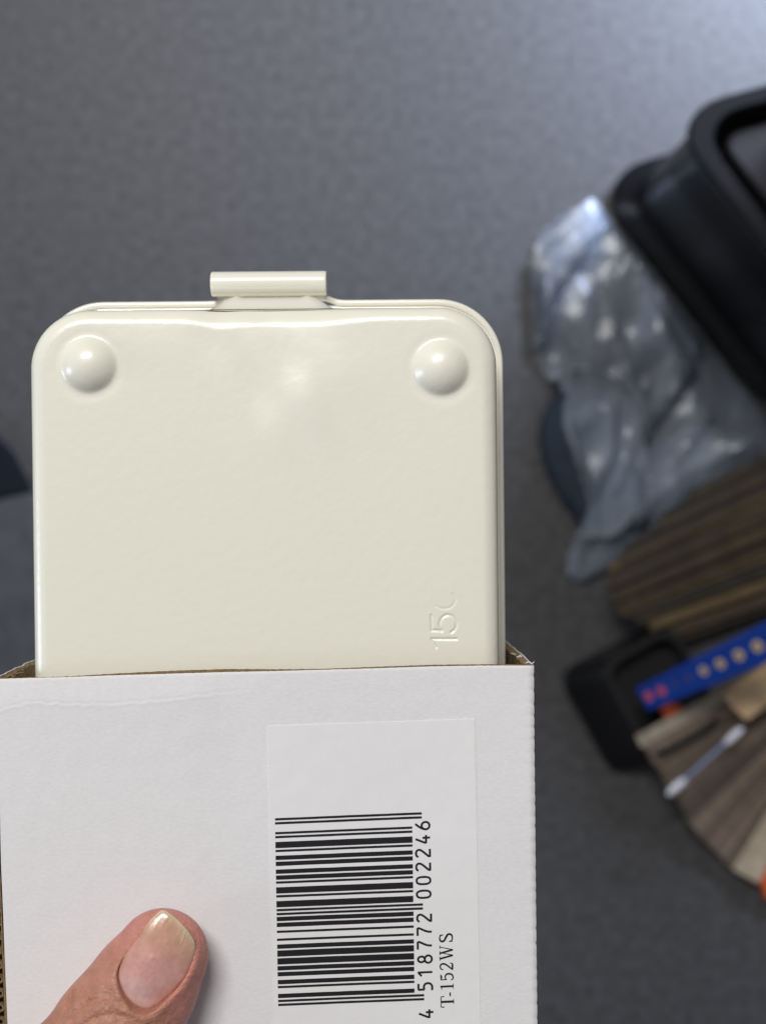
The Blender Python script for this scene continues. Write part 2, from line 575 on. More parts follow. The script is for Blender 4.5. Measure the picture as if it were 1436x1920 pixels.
mk('latch_mount', v, f, M['enamel_smooth'], tb, scale=0.001)

# rolled latch: a tube curled from the hasp plate, slightly proud of the rim
bz = -27.0
bx0, byc = HL(397, 532.5, bz)
bx1, _ = HL(612, 533.5, bz)
br = 2.92
pr = []
for i in range(33):                                        # a sheet rolled up: spiral with the hasp tail
    a = math.radians(-95 + 350 * i / 32)
    pr.append((byc + br * math.cos(a), bz + br * math.sin(a)))
inner = [(byc + (y - byc) * 0.70, bz + (z - bz) * 0.70) for y, z in reversed(pr)]
prof = pr + inner
xs = [bx0, bx0 + 0.18, bx0 + 0.5] + list(np.linspace(bx0 + 2, bx1 - 2, 10)) + [bx1 - 0.5, bx1 - 0.18, bx1]
rings = []
for i, x in enumerate(xs):
    k = 0.955 if i in (0, len(xs) - 1) else (0.988 if i in (1, len(xs) - 2) else 1.0)
    rings.append([(x - 0.10 * math.sin((z - bz) / br), byc + (y - byc) * k, bz + (z - bz) * k) for y, z in prof])
v, f = loft(rings, True, True, True)
lt_ = mk('latch_barrel', v, f, M['enamel_smooth'], tb, scale=0.001, autosmooth=40)
# hasp plate joining barrel and lid
v, f = box(bx0 + 0.9, bx1 - 0.9, byc - 5.2, byc - 0.8, bz - 4.6, bz - 3.4)
bevel(mk('hasp_plate', v, f, M['enamel_smooth'], tb, scale=0.001, smooth=False), 0.0004)

# ================================================================== CARTON
cb = empty('carton', HELD)
tag(cb, 'open white corrugated carton with a barcode label, held by a thumb', 'carton')
ZF = 4.6                                  # outer face of the front panel
YB = -204.0
top_px = [(-40, 1275.5), (0, 1274), (60, 1272), (127, 1270.5), (220, 1267), (311, 1264.5), (420, 1261), (520, 1258.5), (610, 1256), (700, 1253.5), (808, 1250), (905, 1248.5), (1003, 1248.5)]
TOPX = [HL(a, b_, ZF) for a, b_ in top_px]
tx = np.array([p[0] for p in TOPX])
ty = np.array([p[1] for p in TOPX])
lp = [HL(a, b_, ZF) for a, b_ in ((-4, 1260), (-3, 1400), (2, 1620), (14, 1920), (24, 2300), (34, 2700))]
rp = [HL(a, b_, ZF) for a, b_ in ((1001.5, 1245), (1002.5, 1400), (1004.5, 1600), (1008, 1920), (1014, 2300), (1020, 2700))]


def xl(y): return np.interp(-y, [-p[1] for p in lp], [p[0] for p in lp])
def xr(y): return np.interp(-y, [-p[1] for p in rp], [p[0] for p in rp])
def ytop(x): return np.interp(x, tx, ty)


CREASE = [HL(a, b_, ZF) for a, b_ in ((-10, 1331), (30, 1322), (55, 1315), (130, 1319), (200, 1319), (300, 1312), (400, 1300), (470, 1294))]
cxs = np.array([p[0] for p in CREASE])
cys = np.array([p[1] for p in CREASE])
nz = np.vectorize(lambda x, y, s, k: pnoise(Vector((x * s, y * s, k))))


def front_z(x, y):
    z = ZF + 0.22 * nz(x, y, 0.035, 3.1) + 0.05 * nz(x, y, 0.25, 8.2)
    cy = np.interp(x, cxs, cys) + 0.35 * nz(x, y * 0, 0.5, 4.0)
    fade = np.clip((cxs[-1] + 4 - x) / 18, 0, 1)
    above = np.clip(y - cy, 0, None)
    z = z - fade * 0.10 * np.clip(above, 0, 6)
    z = z - fade * 0.085 * np.exp(-((y - cy) / 0.22) ** 2) + fade * 0.04 * np.exp(-((y - cy + 0.5) / 0.4) ** 2)
    z = z - 0.28 * np.exp(-(((x - HL(430, 1390, ZF)[0]) / 6) ** 2 + ((y - HL(430, 1400, ZF)[1]) / 16) ** 2))
    return z


ns, nt_ = 230, 330
ss = np.linspace(0, 1, ns)
tt = np.concatenate([np.linspace(0, 0.10, 60), np.linspace(0.10, 1, nt_ - 60)[1:]])
Sg, Tg = np.meshgrid(ss, tt, indexing='ij')
x_t = xl(-45.0) + (xr(-45.0) - xl(-45.0)) * Sg
yt = ytop(x_t) + 0.06 * nz(x_t, x_t * 0, 1.3, 9.0)
Yf = yt + (YB - yt) * Tg
Xf = xl(Yf) + (xr(Yf) - xl(Yf)) * Sg
nick = (0.10 + 0.09 * nz(Yf, Yf * 0, 0.3, 6.0)) * np.maximum(0, np.sin(Yf * 2 * math.pi / 2.75 + 1.2 * np.sin(Yf * 0.35))) ** 3
Xf = Xf - nick * np.clip((Sg - 0.975) / 0.025, 0, 1)
Zf = front_z(Xf, Yf)
de = (1 - Sg) * 115.0
Zf = Zf - 0.55 * np.clip(1 - de / 1.1, 0, 1) ** 2 - 0.10 * np.clip(np.sin(Yf * 2 * math.pi / 2.75), 0, 1) * np.exp(-de / 1.2)
Zf = Zf - 0.16 * np.clip(1 - (yt - Yf) / 0.5, 0, 1) ** 2
idx = np.arange(Xf.size).reshape(Xf.shape)
qf = np.stack([idx[:-1, :-1], idx[:-1, 1:], idx[1:, 1:], idx[1:, :-1]], -1).reshape(-1, 4)
fp = mk('front_panel', np.stack([Xf, Yf, Zf], -1).reshape(-1, 3), qf, M['paper'], cb, scale=0.001)


def strip_sheet(pa, pb, na=2):
    """quad strip between two equally long point lists"""
    return loft([pa, pb], closed=False)


# kraft board behind the white liner: ragged cut edge peeping over it
xs = np.linspace(xl(-43) + 0.25, xr(-43) - 0.35, 260)
rows = []
lift = np.interp(xs, [HL(a, 1260, ZF)[0] for a in (0, 100, 130, 200, 330, 430, 520, 600, 700, 800, 1000)],
                 [0.10, 0.08, 0.12, 0.32, 0.62, 0.62, 0.36, 0.18, 0.30, 0.34, 0.22])
lift = lift + np.array([0.10 * pnoise(Vector((x * 1.1, 0, 2))) + 0.05 * pnoise(Vector((x * 4, 0, 5))) for x in xs])
yk = ytop(xs) + lift
zs = [front_z(np.array([x]), np.array([y]))[0] for x, y in zip(xs, yk)]
r0 = [(x, YB, ZF - 0.30) for x in xs]
r1 = [(x, y - 1.5, z - 0.42) for x, y, z in zip(xs, yk, zs)]
r2 = [(x, y, z - 0.36) for x, y, z in zip(xs, yk, zs)]
r3 = [(x, y - 0.15, z - 1.35) for x, y, z in zip(xs, yk, zs)]
r4 = [(x, YB, ZF - 1.40) for x in xs]
v, f = loft([r0, r1, r2, r3, r4], closed=False)
mk('front_kraft_liner', v, f, M['kraft'], fp, scale=0.001, autosmooth=40)

# side panels: white outside liner, kraft inside liner, fluting between them in view at the torn top edge
DEPTH = 56.0


def side_panel(sign, name):
    xe = xr if sign > 0 else xl
    y0 = float(ytop(xe(-45.0)))
    rows_o, rows_i, rows_t, rows_ti = [], [], [], []
    for i in range(46):
        t = i / 45.0
        z = ZF - 0.75 - DEPTH * t
        lean = sign * -0.8 * t
        wob = 0.25 * pnoise(Vector((t * 9, sign * 3, 1))) + 0.14 * pnoise(Vector((t * 28, sign, 4)))
        rise = 0.25 * math.sin(math.pi * min(1, t * 1.5))
        yo = y0 + rise + wob + 0.1
        yi = y0 + rise - 0.55 + 0.55 * pnoise(Vector((t * 16, sign * 5, 7)))
        xo = float(xe(-45.0)) - sign * 0.12 + lean
        xi = xo - sign * 1.55
        if sign < 0:
            xo, xi = xo - 0.9, xo + 0.15
        xo_b, xi_b = xo + float(xe(YB) - xe(-45.0)), xi + float(xe(YB) - xe(-45.0))
        rows_o.append([(xo + (xo_b - xo) * s, yo + (YB - yo) * s, z) for s in (0, 0.01, 0.05, 0.2, 0.5, 1)])
        xw = xo - sign * 0.28
        rows_t.append([(xw, yo - 0.05, z), (xw + (xo_b - xo) * 0.05, yo + (YB - yo) * 0.05, z)])
        rows_i.append([(xi + (xi_b - xi) * s, yi + (YB - yi) * s, z) for s in (0, 0.01, 0.05, 0.2, 0.5, 1)])
        rows_ti.append([(xo - sign * 0.05, yo, z), (xw, yo - 0.06, z), (xi + sign * 0.35, yi - 0.25 + 0.15 * math.sin(i * 2.1), z), (xi + sign * 0.12, yi + 0.05, z), (xi, yi, z)])
    v, f = loft(rows_o, closed=False)
    p = mk(name, v, f, M['paper'], cb, scale=0.001)
    v, f = loft(rows_i, closed=False)
    mk('kraft_liner', v, f, M['kraft'], p, scale=0.001)
    # torn top edge: white lip and brown board
    v, f = loft([[r[0] for r in rows_ti], [r[1] for r in rows_ti]], closed=False)
    mk('torn_white_edge', v, f, M['paper'], p, scale=0.001)
    v, f = loft([[r[k] for r in rows_ti] for k in (1, 2, 3, 4)], closed=False)
    mk('torn_kraft_edge', v, f, M['kraft'], p, scale=0.001)
    return p


side_panel(1, 'side_panel')
lpan = side_panel(-1, 'side_panel')
# a few loose paper fibres on the torn edges
for (px, py, zz, s) in ((985, 1243, 3, 1), (968, 1232, -12, 1), (28, 1262, -6, -1), (36, 1252, -14, -1), (12, 1269, 2, -1), (958, 1226, -20, 1)):
    cx, cy = HL(px, py, zz)
    pts = [(cx + 0.5 * k + random.uniform(-.15, .15), cy + random.uniform(-.25, .35), zz + random.uniform(-.3, .3)) for k in range(5)]
    v, f = tube(catmull(pts, 4), [0.05 + 0.12 * math.sin(math.pi * i / 16) for i in range(17)], 6)
    mk('paper_fibre', v, f, M['paper'] if s > 0 else M['kraft'], cb, scale=0.001)
# raw corrugated edge of the left panel, seen along the front: wavy fluting between two liners
rows_a, rows_b = [], []
for i in range(900):
    y = -44.0 - i * (YB * -1 - 44.0) / 900.0
    ph = y * 2 * math.pi / 3.1
    xx = float(xl(y)) - 1.75 + 0.75 * math.tanh(2.2 * math.sin(ph)) / math.tanh(2.2)
    rows_a.append((xx - 0.14, y, ZF - 0.75))
    rows_b.append((xx + 0.14, y, ZF - 0.75))
back = lambda r: [(x, y, ZF - 6) for x, y, z in r]
v, f = loft([back(rows_a), rows_a, rows_b, back(rows_b)], closed=False)
mk('fluting', v, f, M['kraft'], lpan, scale=0.001, autosmooth=50)
for off, w in ((-2.75, 0.3), (-0.55, 0.28)):
    ys = np.linspace(-44, YB, 120)
    jit = [0.12 * pnoise(Vector((y * 0.7, off, 0))) for y in ys]
    a_ = [(float(xl(y)) + off - w / 2 + j, y, ZF - 0.55) for y, j in zip(ys, jit)]
    b_ = [(float(xl(y)) + off + w / 2 + j, y, ZF - 0.55) for y, j in zip(ys, jit)]
    v, f = loft([back(a_), a_, b_, back(b_)], closed=False)
    mk('liner_edge', v, f, M['kraft'], lpan, scale=0.001, autosmooth=50)
# back panel and closed bottom end
v, f = box(float(xl(-100)) - 1.2, float(xr(-100)) - 1.2, YB, ty.max() - 1.5, ZF - DEPTH - 2.4, ZF - DEPTH - 0.8)
mk('back_panel', v, f, M['paper'], cb, scale=0.001, smooth=False)
v, f = box(float(xl(YB)) - 0.8, float(xr(YB)) - 0.4, YB - 1.6, YB - 0.05, ZF - DEPTH - 2.4, ZF - 0.2)
mk('end_panel', v, f, M['paper'], cb, scale=0.001, smooth=False)

# ---- label stuck on the front panel
LQ = [HL(a, b_, ZF) for a, b_ in ((501.5, 1361.5), (889.5, 1348), (903, 2010), (516, 2024))]


def bil(Q, s, t):
    """s across, t down"""
    a = [Q[0][k] + (Q[1][k] - Q[0][k]) * s for k in (0, 1)]
    b_ = [Q[3][k] + (Q[2][k] - Q[3][k]) * s for k in (0, 1)]
    return a[0] + (b_[0] - a[0]) * t, a[1] + (b_[1] - a[1]) * t


Sg, Tg = np.meshgrid(np.linspace(0, 1, 60), np.linspace(0, 1, 90), indexing='ij')
Lx, Ly = bil(LQ, Sg, Tg)
Ly = Ly + 0.02 * nz(Lx, Ly, 0.6, 2)
Lz = front_z(Lx, Ly) + 0.14
bd = np.minimum(np.minimum(Sg, 1 - Sg) * 60, np.minimum(Tg, 1 - Tg) * 90)
Lz = np.where(bd < 0.5, Lz - 0.13, Lz)
Sx = np.clip(Sg, 0.002, 0.998)
Tx = np.clip(Tg, 0.002, 0.998)
Sg2 = np.where((np.arange(60) == 1)[:, None], 0.0006, np.where((np.arange(60) == 58)[:, None], 0.9994, Sg))
Tg2 = np.where((np.arange(90) == 1)[None, :], 0.0006, np.where((np.arange(90) == 88)[None, :], 0.9994, Tg))
Lx, Ly = bil(LQ, Sg2, Tg2)
idx = np.arange(Lx.size).reshape(Lx.shape)
ql = np.stack([idx[:-1, :-1], idx[:-1, 1:], idx[1:, 1:], idx[1:, :-1]], -1).reshape(-1, 4)
lab = mk('label', np.stack([Lx, Ly, Lz], -1).reshape(-1, 3), ql, M['label'], cb, scale=0.001, autosmooth=30)


def print_z(x, y):
    return float(front_z(np.array([x]), np.array([y]))[0]) + 0.165


# EAN bars, computed from the printed number
code = '4518772002246'
Lc = '0001101 0011001 0010011 0111101 0100011 0110001 0101111 0111011 0110111 0001011'.split()
Gc = [''.join('1' if c == '0' else '0' for c in w)[::-1] for w in Lc]
Rc = [''.join('1' if c == '0' else '0' for c in w) for w in Lc]
par = 'LLLLLL LLGLGG LLGGLG LLGGGL LGLLGG LGGLLG LGGGLL LGLGLG LGLGGL LGGLGL'.split()[int(code[0])]
bits = '101' + ''.join((Lc if p == 'L' else Gc)[int(c)] for p, c in zip(par, code[1:7])) + '01010' + ''.join(Rc[int(c)] for c in code[7:]) + '101'
# barcode quad: u runs up the photo (reading direction), w to the right
BQ = [HL(a, b_, ZF) for a, b_ in ((521.6, 1886.8), (515.6, 1534.8), (772.6, 1524.6), (777.4, 1876.5))]


def bq(u, w):
    a = [BQ[0][k] + (BQ[1][k] - BQ[0][k]) * u for k in (0, 1)]
    c = [BQ[3][k] + (BQ[2][k] - BQ[3][k]) * u for k in (0, 1)]
    return a[0] + (c[0] - a[0]) * w, a[1] + (c[1] - a[1]) * w


parts = []
i = 0
while i < 95:
    if bits[i] == '1':
        j = i
        while j < 95 and bits[j] == '1':
            j += 1
        guard = i < 3 or i >= 92 or 45 <= i < 50
        w1 = 1.07 if guard else 1.0
        # the whole code leans back a little along its length
        ra, rb = [], []
        for k in range(13):
            w = w1 * k / 12
            for u, r in ((i / 95 - 0.0010, ra), (j / 95 + 0.0010, rb)):
                x, y = bq(u, w)
                x += random.uniform(-0.012, 0.012)
                y += random.uniform(-0.012, 0.012)
                r.append((x, y, print_z(x, y)))
        parts.append(loft([rb, ra], closed=False))
        i = j
    else:
        i += 1
v, f = join(parts)
mk('barcode', v, f, M['ink'], lab, scale=0.001, smooth=False)


def stroke(pts, w):
    """flat ribbon along pts; w = width or list of widths"""
    p = [np.array(q_, float) for q_ in pts]
    a, b_ = [], []
    closed = np.linalg.norm(p[0] - p[-1]) < 1e-6
    for i_, q_ in enumerate(p):
        if closed:
            t = p[(i_ + 1) % (len(p) - 1)] - p[(i_ - 1) % (len(p) - 1)]
        else:
            t = p[min(i_ + 1, len(p) - 1)] - p[max(i_ - 1, 0)]
        t = t / (np.linalg.norm(t) + 1e-9)
        nrm = np.array([-t[1], t[0]])
        ww = w[i_] if isinstance(w, (list, tuple, np.ndarray)) else w
        a.append(q_ + nrm * ww / 2)
        b_.append(q_ - nrm * ww / 2)
    return a, b_


C = catmull


def ell(cx, cy, rx, ry, n=28, p=2.0):
    o = []
    for k in range(n + 1):
        a = 2 * math.pi * k / n
        c, s = math.cos(a), math.sin(a)
        o.append((cx + rx * math.copysign(abs(c) ** (2 / p), c), cy + ry * math.copysign(abs(s) ** (2 / p), s)))
    return o


DIG = {
    '0': [ell(.31, .5, .25, .47, p=2.6)],
    '1': [[(.10, .74), (.38, .98)], [(.36, 1.0), (.36, 0)]],
    '2': [C([(.06, .82), (.14, .94), (.31, .98), (.48, .93), (.55, .78), (.50, .62), (.33, .40), (.12, .16), (.06, .03)], 5), [(.03, .03), (.59, .03)]],
    '4': [[(.36, 1.0), (.06, .30)], [(.03, .28), (.62, .28)], [(.43, .52), (.43, 0)]],
    '5': [[(.54, .97), (.13, .97)], [(.13, 1.0), (.12, .56)], C([(.12, .56), (.30, .60), (.48, .53), (.56, .34), (.50, .13), (.32, .03), (.06, .04)], 5)],
    '6': [C([(.46, 1.0), (.28, .78), (.14, .55), (.07, .34)], 5), ell(.32, .30, .255, .27)],
    '7': [[(.04, .97), (.59, .97)], C([(.57, .97), (.54, .80), (.40, .52), (.31, .25), (.29, 0)], 5)],
    '8': [ell(.31, .735, .195, .235), ell(.31, .265, .255, .245)],
}


def to_label(px0, py0, u, w_, du, dw):
    """text cell at photo pixel (baseline start), reading up the photo, tops to the left"""
    slope = -0.0155
    px = px0 - w_ * dw + slope * u * du * 0.9
    py = py0 - u * du + 0.045 * w_ * dw
    x, y = HL(px, py, ZF)
    return (x, y, print_z(x, y))


parts = []
cells = [(code[0], 1909.5, 812.6)] + [(c, 1858.6 - 26.0 * k * 0.995, 811.0 - k * 0.42) for k, c in enumerate(code[1:7])] + \
        [(c, 1684.8 - 25.6 * k, 808.0 - k * 0.42) for k, c in enumerate(code[7:])]
for ch, py, px in cells:
    for st in DIG[ch]:
        a, b_ = stroke(st, 0.148)
        # unit glyph: 0.62 wide, 1 high; du is used for both axes scaled to pixels
        ra = [to_label(px, py, p_[0], p_[1], 27.0, 27.3) for p_ in a]
        rb = [to_label(px, py, p_[0], p_[1], 27.0, 27.3) for p_ in b_]
        parts.append(loft([rb, ra], closed=False))
v, f = join(parts)
mk('printed_number', v, f, M['ink'], lab, scale=0.001, smooth=False)

TH, TN = 0.125, 0.05


def taper(n, lo, hi):
    return [lo + (hi - lo) * math.sin(math.pi * k / (n - 1)) for k in range(n)]


sS = C([(.50, .74), (.47, .90), (.30, .975), (.12, .92), (.06, .77), (.13, .62), (.32, .51), (.50, .38), (.545, .22), (.47, .07), (.28, .02), (.10, .08), (.04, .27)], 5)
s5 = C([(.09, .50), (.20, .60), (.34, .60), (.46, .50), (.49, .31), (.43, .12), (.27, .02), (.12, .05), (.06, .18)], 5)
s2 = C([(.07, .74), (.12, .90), (.26, .97), (.42, .91), (.47, .73), (.40, .52), (.22, .27), (.07, .08), (.05, .03)], 5)
SER = {
    'T': [([(.05, .965), (.75, .965)], .05), ([(.40, .97), (.40, .02)], TH), ([(.24, .02), (.56, .02)], .045), ([(.06, .97), (.03, .72)], .05), ([(.74, .97), (.77, .72)], .05)],
    '-': [([(0, .27), (.26, .27)], .085)],
    '1': [([(.26, .99), (.26, .02)], .11), ([(.09, .02), (.43, .02)], .045), (C([(.27, .97), (.18, .90), (.06, .885)], 4), .05)],
    '5': [(s5, taper(len(s5), .05, .10)), ([(.10, .50), (.10, .96)], .05), (C([(.10, .93), (.28, .90), (.46, .95)], 4), [.05, .06, .09, .11, .12, .11, .09, .06, .03])],
    '2': [(s2, taper(len(s2), .05, .10)), (C([(.05, .05), (.2, .06), (.36, .05), (.47, .07), (.50, .24)], 4), [.05] + [.11] * 9 + [.09, .07, .06, .05, .05, .045, .04])],
    'W': [([(.13, .98), (.34, .0)], .105), ([(.34, .0), (.56, .98)], .045), ([(.50, .98), (.72, .0)], .105), ([(.72, .0), (.93, .98)], .045), ([(0, .98), (.27, .98)], .045), ([(.38, .98), (.66, .98)], .045), ([(.82, .98), (1.04, .98)], .045)],
    'S': [(sS, taper(len(sS), .05, .125)), ([(.505, .98), (.505, .70)], .045), ([(.045, .0), (.045, .29)], .045)],
}
parts = []
for ch, py, px in (('T', 1889.2, 851.0), ('-', 1868.2, 850.6), ('1', 1856.6, 850.2), ('5', 1839.4, 849.8), ('2', 1819.8, 849.5), ('W', 1800.8, 849.2), ('S', 1766.6, 848.5)):
    for st, w in SER[ch]:
        a, b_ = stroke(st, (np.array(w) * 1.12 + 0.012) if not isinstance(w, float) else w * 1.12 + 0.012)
        ra = [to_label(px, py, p_[0], p_[1], 27.5, 25.0) for p_ in a]
        rb = [to_label(px, py, p_[0], p_[1], 27.5, 25.0) for p_ in b_]
        parts.append(loft([rb, ra], closed=False))
v, f = join(parts)
mk('printed_code', v, f, M['ink'], lab, scale=0.001, smooth=False)

# ================================================================== HAND (signed distance body, one surface)


def cone(px, py, pz, a, b_, ra, rb, fa=1.0, fb=1.0):
    """distance to a tapered capsule, flattened in z by fa..fb"""
    ax, ay, az = a
    vx, vy, vz = b_[0] - ax, b_[1] - ay, b_[2] - az
    t = np.clip(((px - ax) * vx + (py - ay) * vy + (pz - az) * vz) / (vx * vx + vy * vy + vz * vz), 0, 1)
    r = ra + (rb - ra) * t
    fl = fa + (fb - fa) * t
    dx, dy, dz = px - ax - t * vx, py - ay - t * vy, (pz - az - t * vz)
    l2 = np.sqrt(dx * dx + dy * dy + (dz / fl) ** 2) + 1e-6
    # first-order correction so the flattened body is still close to a distance
    return (l2 - r) * l2 / np.sqrt(dx * dx + dy * dy + (dz / fl / fl) ** 2 + 1e-6)


def smin(a, b_, k):
    h = np.clip(0.5 + 0.5 * (b_ - a) / k, 0, 1)
    return b_ + (a - b_) * h - k * h * (1 - h)


def hp(px, py, z):
    x, y = HL(px, py, z)
    return (x, y, z)


tip = hp(304, 1792, 12.2)
mid = hp(268, 1852, 12.6)
sho = hp(220, 1930, 13.2)
ipj = hp(128, 2050, 14.5)
mcp = (-74.0, -158.0, 6.0)
cmc = (-90.0, -196.0, -8.0)
wri = (-96.0, -232.0, -22.0)
fa1 = (-108.0, -300.0, -6.0)
fa2 = (-118.0, -372.0, 14.0)
ZB = ZF - DEPTH - 2.6
FING = []
for yk_, dx, r0_ in ((-112, 0.0, 9.2), (-131, 6.0, 9.4), (-150, 2.0, 9.0), (-167, -10.0, 7.9)):
    FING.append([(-72.0, yk_ - 4, -44.0, r0_ + 1.2), (-61.0, yk_, ZB - r0_ * 0.9, r0_), (-30.0 + dx, yk_ + 3, ZB - r0_ * 0.92, r0_ * 0.9), (-9.0 + dx, yk_ + 4, ZB - r0_ * 0.80, r0_ * 0.82), (4.0 + dx, yk_ + 4, ZB - r0_ * 0.72, r0_ * 0.72)])


def thumb_sd(x, y, z):
    d = cone(x, y, z, tip, mid, 9.75, 10.9, 0.80, 0.80)
    d = smin(d, cone(x, y, z, mid, sho, 10.9, 12.6, 0.80, 0.84), 3.0)
    d = smin(d, cone(x, y, z, sho, ipj, 12.6, 13.2, 0.84, 0.9), 3.0)
    d = smin(d, cone(x, y, z, ipj, mcp, 13.0, 14.5, 0.9, 0.95), 5.0)
    # flattened by the panel it presses on
    d = -smin(-d, -(ZF + 0.32 - z), 1.4) * np.where(x > -58, 1, 0) + np.where(x > -58, 0, d)
    return d


def hand_sd(x, y, z):
    d = thumb_sd(x, y, z)
    d = smin(d, cone(x, y, z, mcp, cmc, 14.5, 17.0), 8)
    d = smin(d, cone(x, y, z, cmc, wri, 17, 20), 10)
    for k, fg in enumerate(FING):
        m0 = fg[0]
        pal = cone(x, y, z, m0[:3], (wri[0] + 3 - 2 * k, wri[1] + 12, wri[2] - 6), m0[3] + 1.0, 15.0)
        d = smin(d, pal, 9)
        df_ = None
        for a, b_ in zip(fg[:-1], fg[1:]):
            c = cone(x, y, z, a[:3], b_[:3], a[3], b_[3])
            df_ = c if df_ is None else smin(df_, c, 2.0)
        d = smin(d, df_, 2.2)
    # web between thumb and index
    d = smin(d, cone(x, y, z, (-76, -146, -4), (-76, -122, -38), 8, 8), 9)
    d = smin(d, cone(x, y, z, wri, fa1, 21, 25, 1.0, 1.0), 12)
    d = smin(d, cone(x, y, z, fa1, fa2, 25, 31), 12)
    return d


# ---- nail outline (photo pixels), placed on the back of the thumb
NZ = 21.0
nail_px = [(301, 1718), (320, 1728), (336, 1742), (351, 1760), (361, 1781), (359, 1810), (342, 1847), (312, 1878), (282, 1899), (257, 1896), (234, 1874), (220, 1846), (218, 1825), (227, 1805), (247, 1776), (272, 1742), (288, 1725)]
nail_o = [HL(a, b_, NZ) for a, b_ in nail_px]
nail_o = np.array(catmull(nail_o, 6, closed=True))
nc = nail_o.mean(0)
ax_t = np.array(HL(330, 1744, NZ)) - np.array(HL(248, 1884, NZ))
ax_t = ax_t / np.linalg.norm(ax_t)
ax_s = np.array([ax_t[1], -ax_t[0]])           # to the right of the nail


def skin_top(x, y):
    """height of the uncut thumb back at x, y"""
    lo = np.full(np.shape(x), 12.0)
    hi = np.full(np.shape(x), 30.0)
    for _ in range(26):
        m_ = (lo + hi) / 2
        s = thumb_sd(x, y, m_)
        lo = np.where(s < 0, m_, lo)
        hi = np.where(s < 0, hi, m_)
    return (lo + hi) / 2


def nail_z(x, y):
    a = (x - nc[0]) * ax_t[0] + (y - nc[1]) * ax_t[1]
    b_ = (x - nc[0]) * ax_s[0] + (y - nc[1]) * ax_s[1]
    base = skin_top(np.full_like(x, nc[0]) , np.full_like(x, nc[1]))
    # an arched plate: curved across, slightly along, tilted with the thumb
    return base + 0.15 - b_ * b_ / 25.0 - (a + 1.0) ** 2 / 58.0 - a * 0.09 - 0.02 * b_


def poly_sd(x, y, poly):
    """signed distance to a polygon (negative inside)"""
    d = np.full(np.shape(x), 1e18)
    ins = np.zeros(np.shape(x), bool)
    n = len(poly)
    for i_ in range(n):
        a, b_ = poly[i_], poly[(i_ + 1) % n]
        e0, e1 = b_[0] - a[0], b_[1] - a[1]
        t = np.clip(((x - a[0]) * e0 + (y - a[1]) * e1) / (e0 * e0 + e1 * e1 + 1e-12), 0, 1)
        d = np.minimum(d, (x - a[0] - t * e0) ** 2 + (y - a[1] - t * e1) ** 2)
        c = ((a[1] > y) != (b_[1] > y)) & (x < (b_[0] - a[0]) * (y - a[1]) / (b_[1] - a[1] + 1e-12) + a[0])
        ins ^= c
    return np.where(ins, -1, 1) * np.sqrt(d)


CREASES = [([(118, 1905), (125, 1880), (108, 1862)], 0.5, 0.55), ([(128, 1912), (160, 1886), (205, 1872), (232, 1884)], 0.30, 0.5), ([(140, 1935), (185, 1905), (235, 1902), (262, 1916)], 0.34, 0.5),
           ([(150, 1868), (170, 1892), (186, 1925)], 0.24, 0.45), ([(196, 1850), (205, 1880), (226, 1912)], 0.20, 0.45), ([(118, 1870), (130, 1905), (150, 1940)], 0.35, 0.6), ([(170, 1860), (196, 1868), (214, 1862)], 0.2, 0.4)]
rc_ = random.Random(5)
for _ in range(34):
    a_, b0_ = rc_.uniform(0, 1), rc_.uniform(-1, 1)
    cx_, cy_ = 165 + 40 * a_ + 45 * b0_, 1880 + 45 * a_ + 22 * b0_
    th_ = rc_.choice((0.75, 0.9, 0.6, -0.5, -0.3, 2.2)) + rc_.uniform(-0.25, 0.25)
    ln_ = rc_.uniform(12, 30)
    pts_ = [(cx_ + ln_ * t_ * math.cos(th_) + rc_.uniform(-3, 3), cy_ + ln_ * t_ * math.sin(th_) + rc_.uniform(-3, 3)) for t_ in (-1, -0.3, 0.4, 1)]
    CREASES.append((pts_, rc_.uniform(0.03, 0.09), rc_.uniform(0.24, 0.34)))
CREASES = [(catmull([HL(a, b_, 22) for a, b_ in pts], 4), dp, w) for pts, dp, w in CREASES]


def axis_pts(a, b_, coarse, fine):
    xs_ = list(np.arange(a, b_ + coarse, coarse))
    fa, fb, fs = fine
    return np.array(sorted([q_ for q_ in xs_ if q_ < fa or q_ > fb] + list(np.arange(fa, fb, fs))))


fx0, fy1 = HL(30, 1695, 15)
fx1, fy0 = HL(402, 1945, 15)
AX = axis_pts(-154, 24, 2.2, (fx0, fx1, 0.32))
AY = axis_pts(-412, -84, 2.4, (fy0, fy1, 0.32))
AZ = axis_pts(-84, 50, 2.2, (4.0, 23.2, 0.32))
GX, GY, GZ = np.meshgrid(AX.astype(np.float32), AY.astype(np.float32), AZ.astype(np.float32), indexing='ij')
D = hand_sd(GX, GY, GZ)
# fine modelling on the thumb: nail bed cut, raised nail folds, creases
selx = np.where((AX > fx0 - 1) & (AX < fx1 + 1))[0]
sely = np.where((AY > fy0 - 1) & (AY < fy1 + 1))[0]
i0, i1, j0, j1 = selx[0], selx[-1] + 1, sely[0], sely[-1] + 1
k0 = np.where(AZ > 12)[0][0]
x2, y2 = np.meshgrid(AX[i0:i1], AY[j0:j1], indexing='ij')
ps = poly_sd(x2, y2, nail_o)
nzv = nail_z(x2, y2)
a2 = (x2 - nc[0]) * ax_t[0] + (y2 - nc[1]) * ax_t[1]
b2 = (x2 - nc[0]) * ax_s[0] + (y2 - nc[1]) * ax_s[1]
z3 = AZ[k0:][None, None, :]
sub_ = D[i0:i1, j0:j1, k0:]
distal = 1 / (1 + np.exp(-(a2 - 6.2) / 0.7))
fold = 0.42 * np.exp(-((ps - 0.85) / 0.95) ** 2) * (1 - distal) - 0.30 * np.exp(-((ps - 0.6) / 0.8) ** 2) * distal
cre = np.zeros_like(x2)
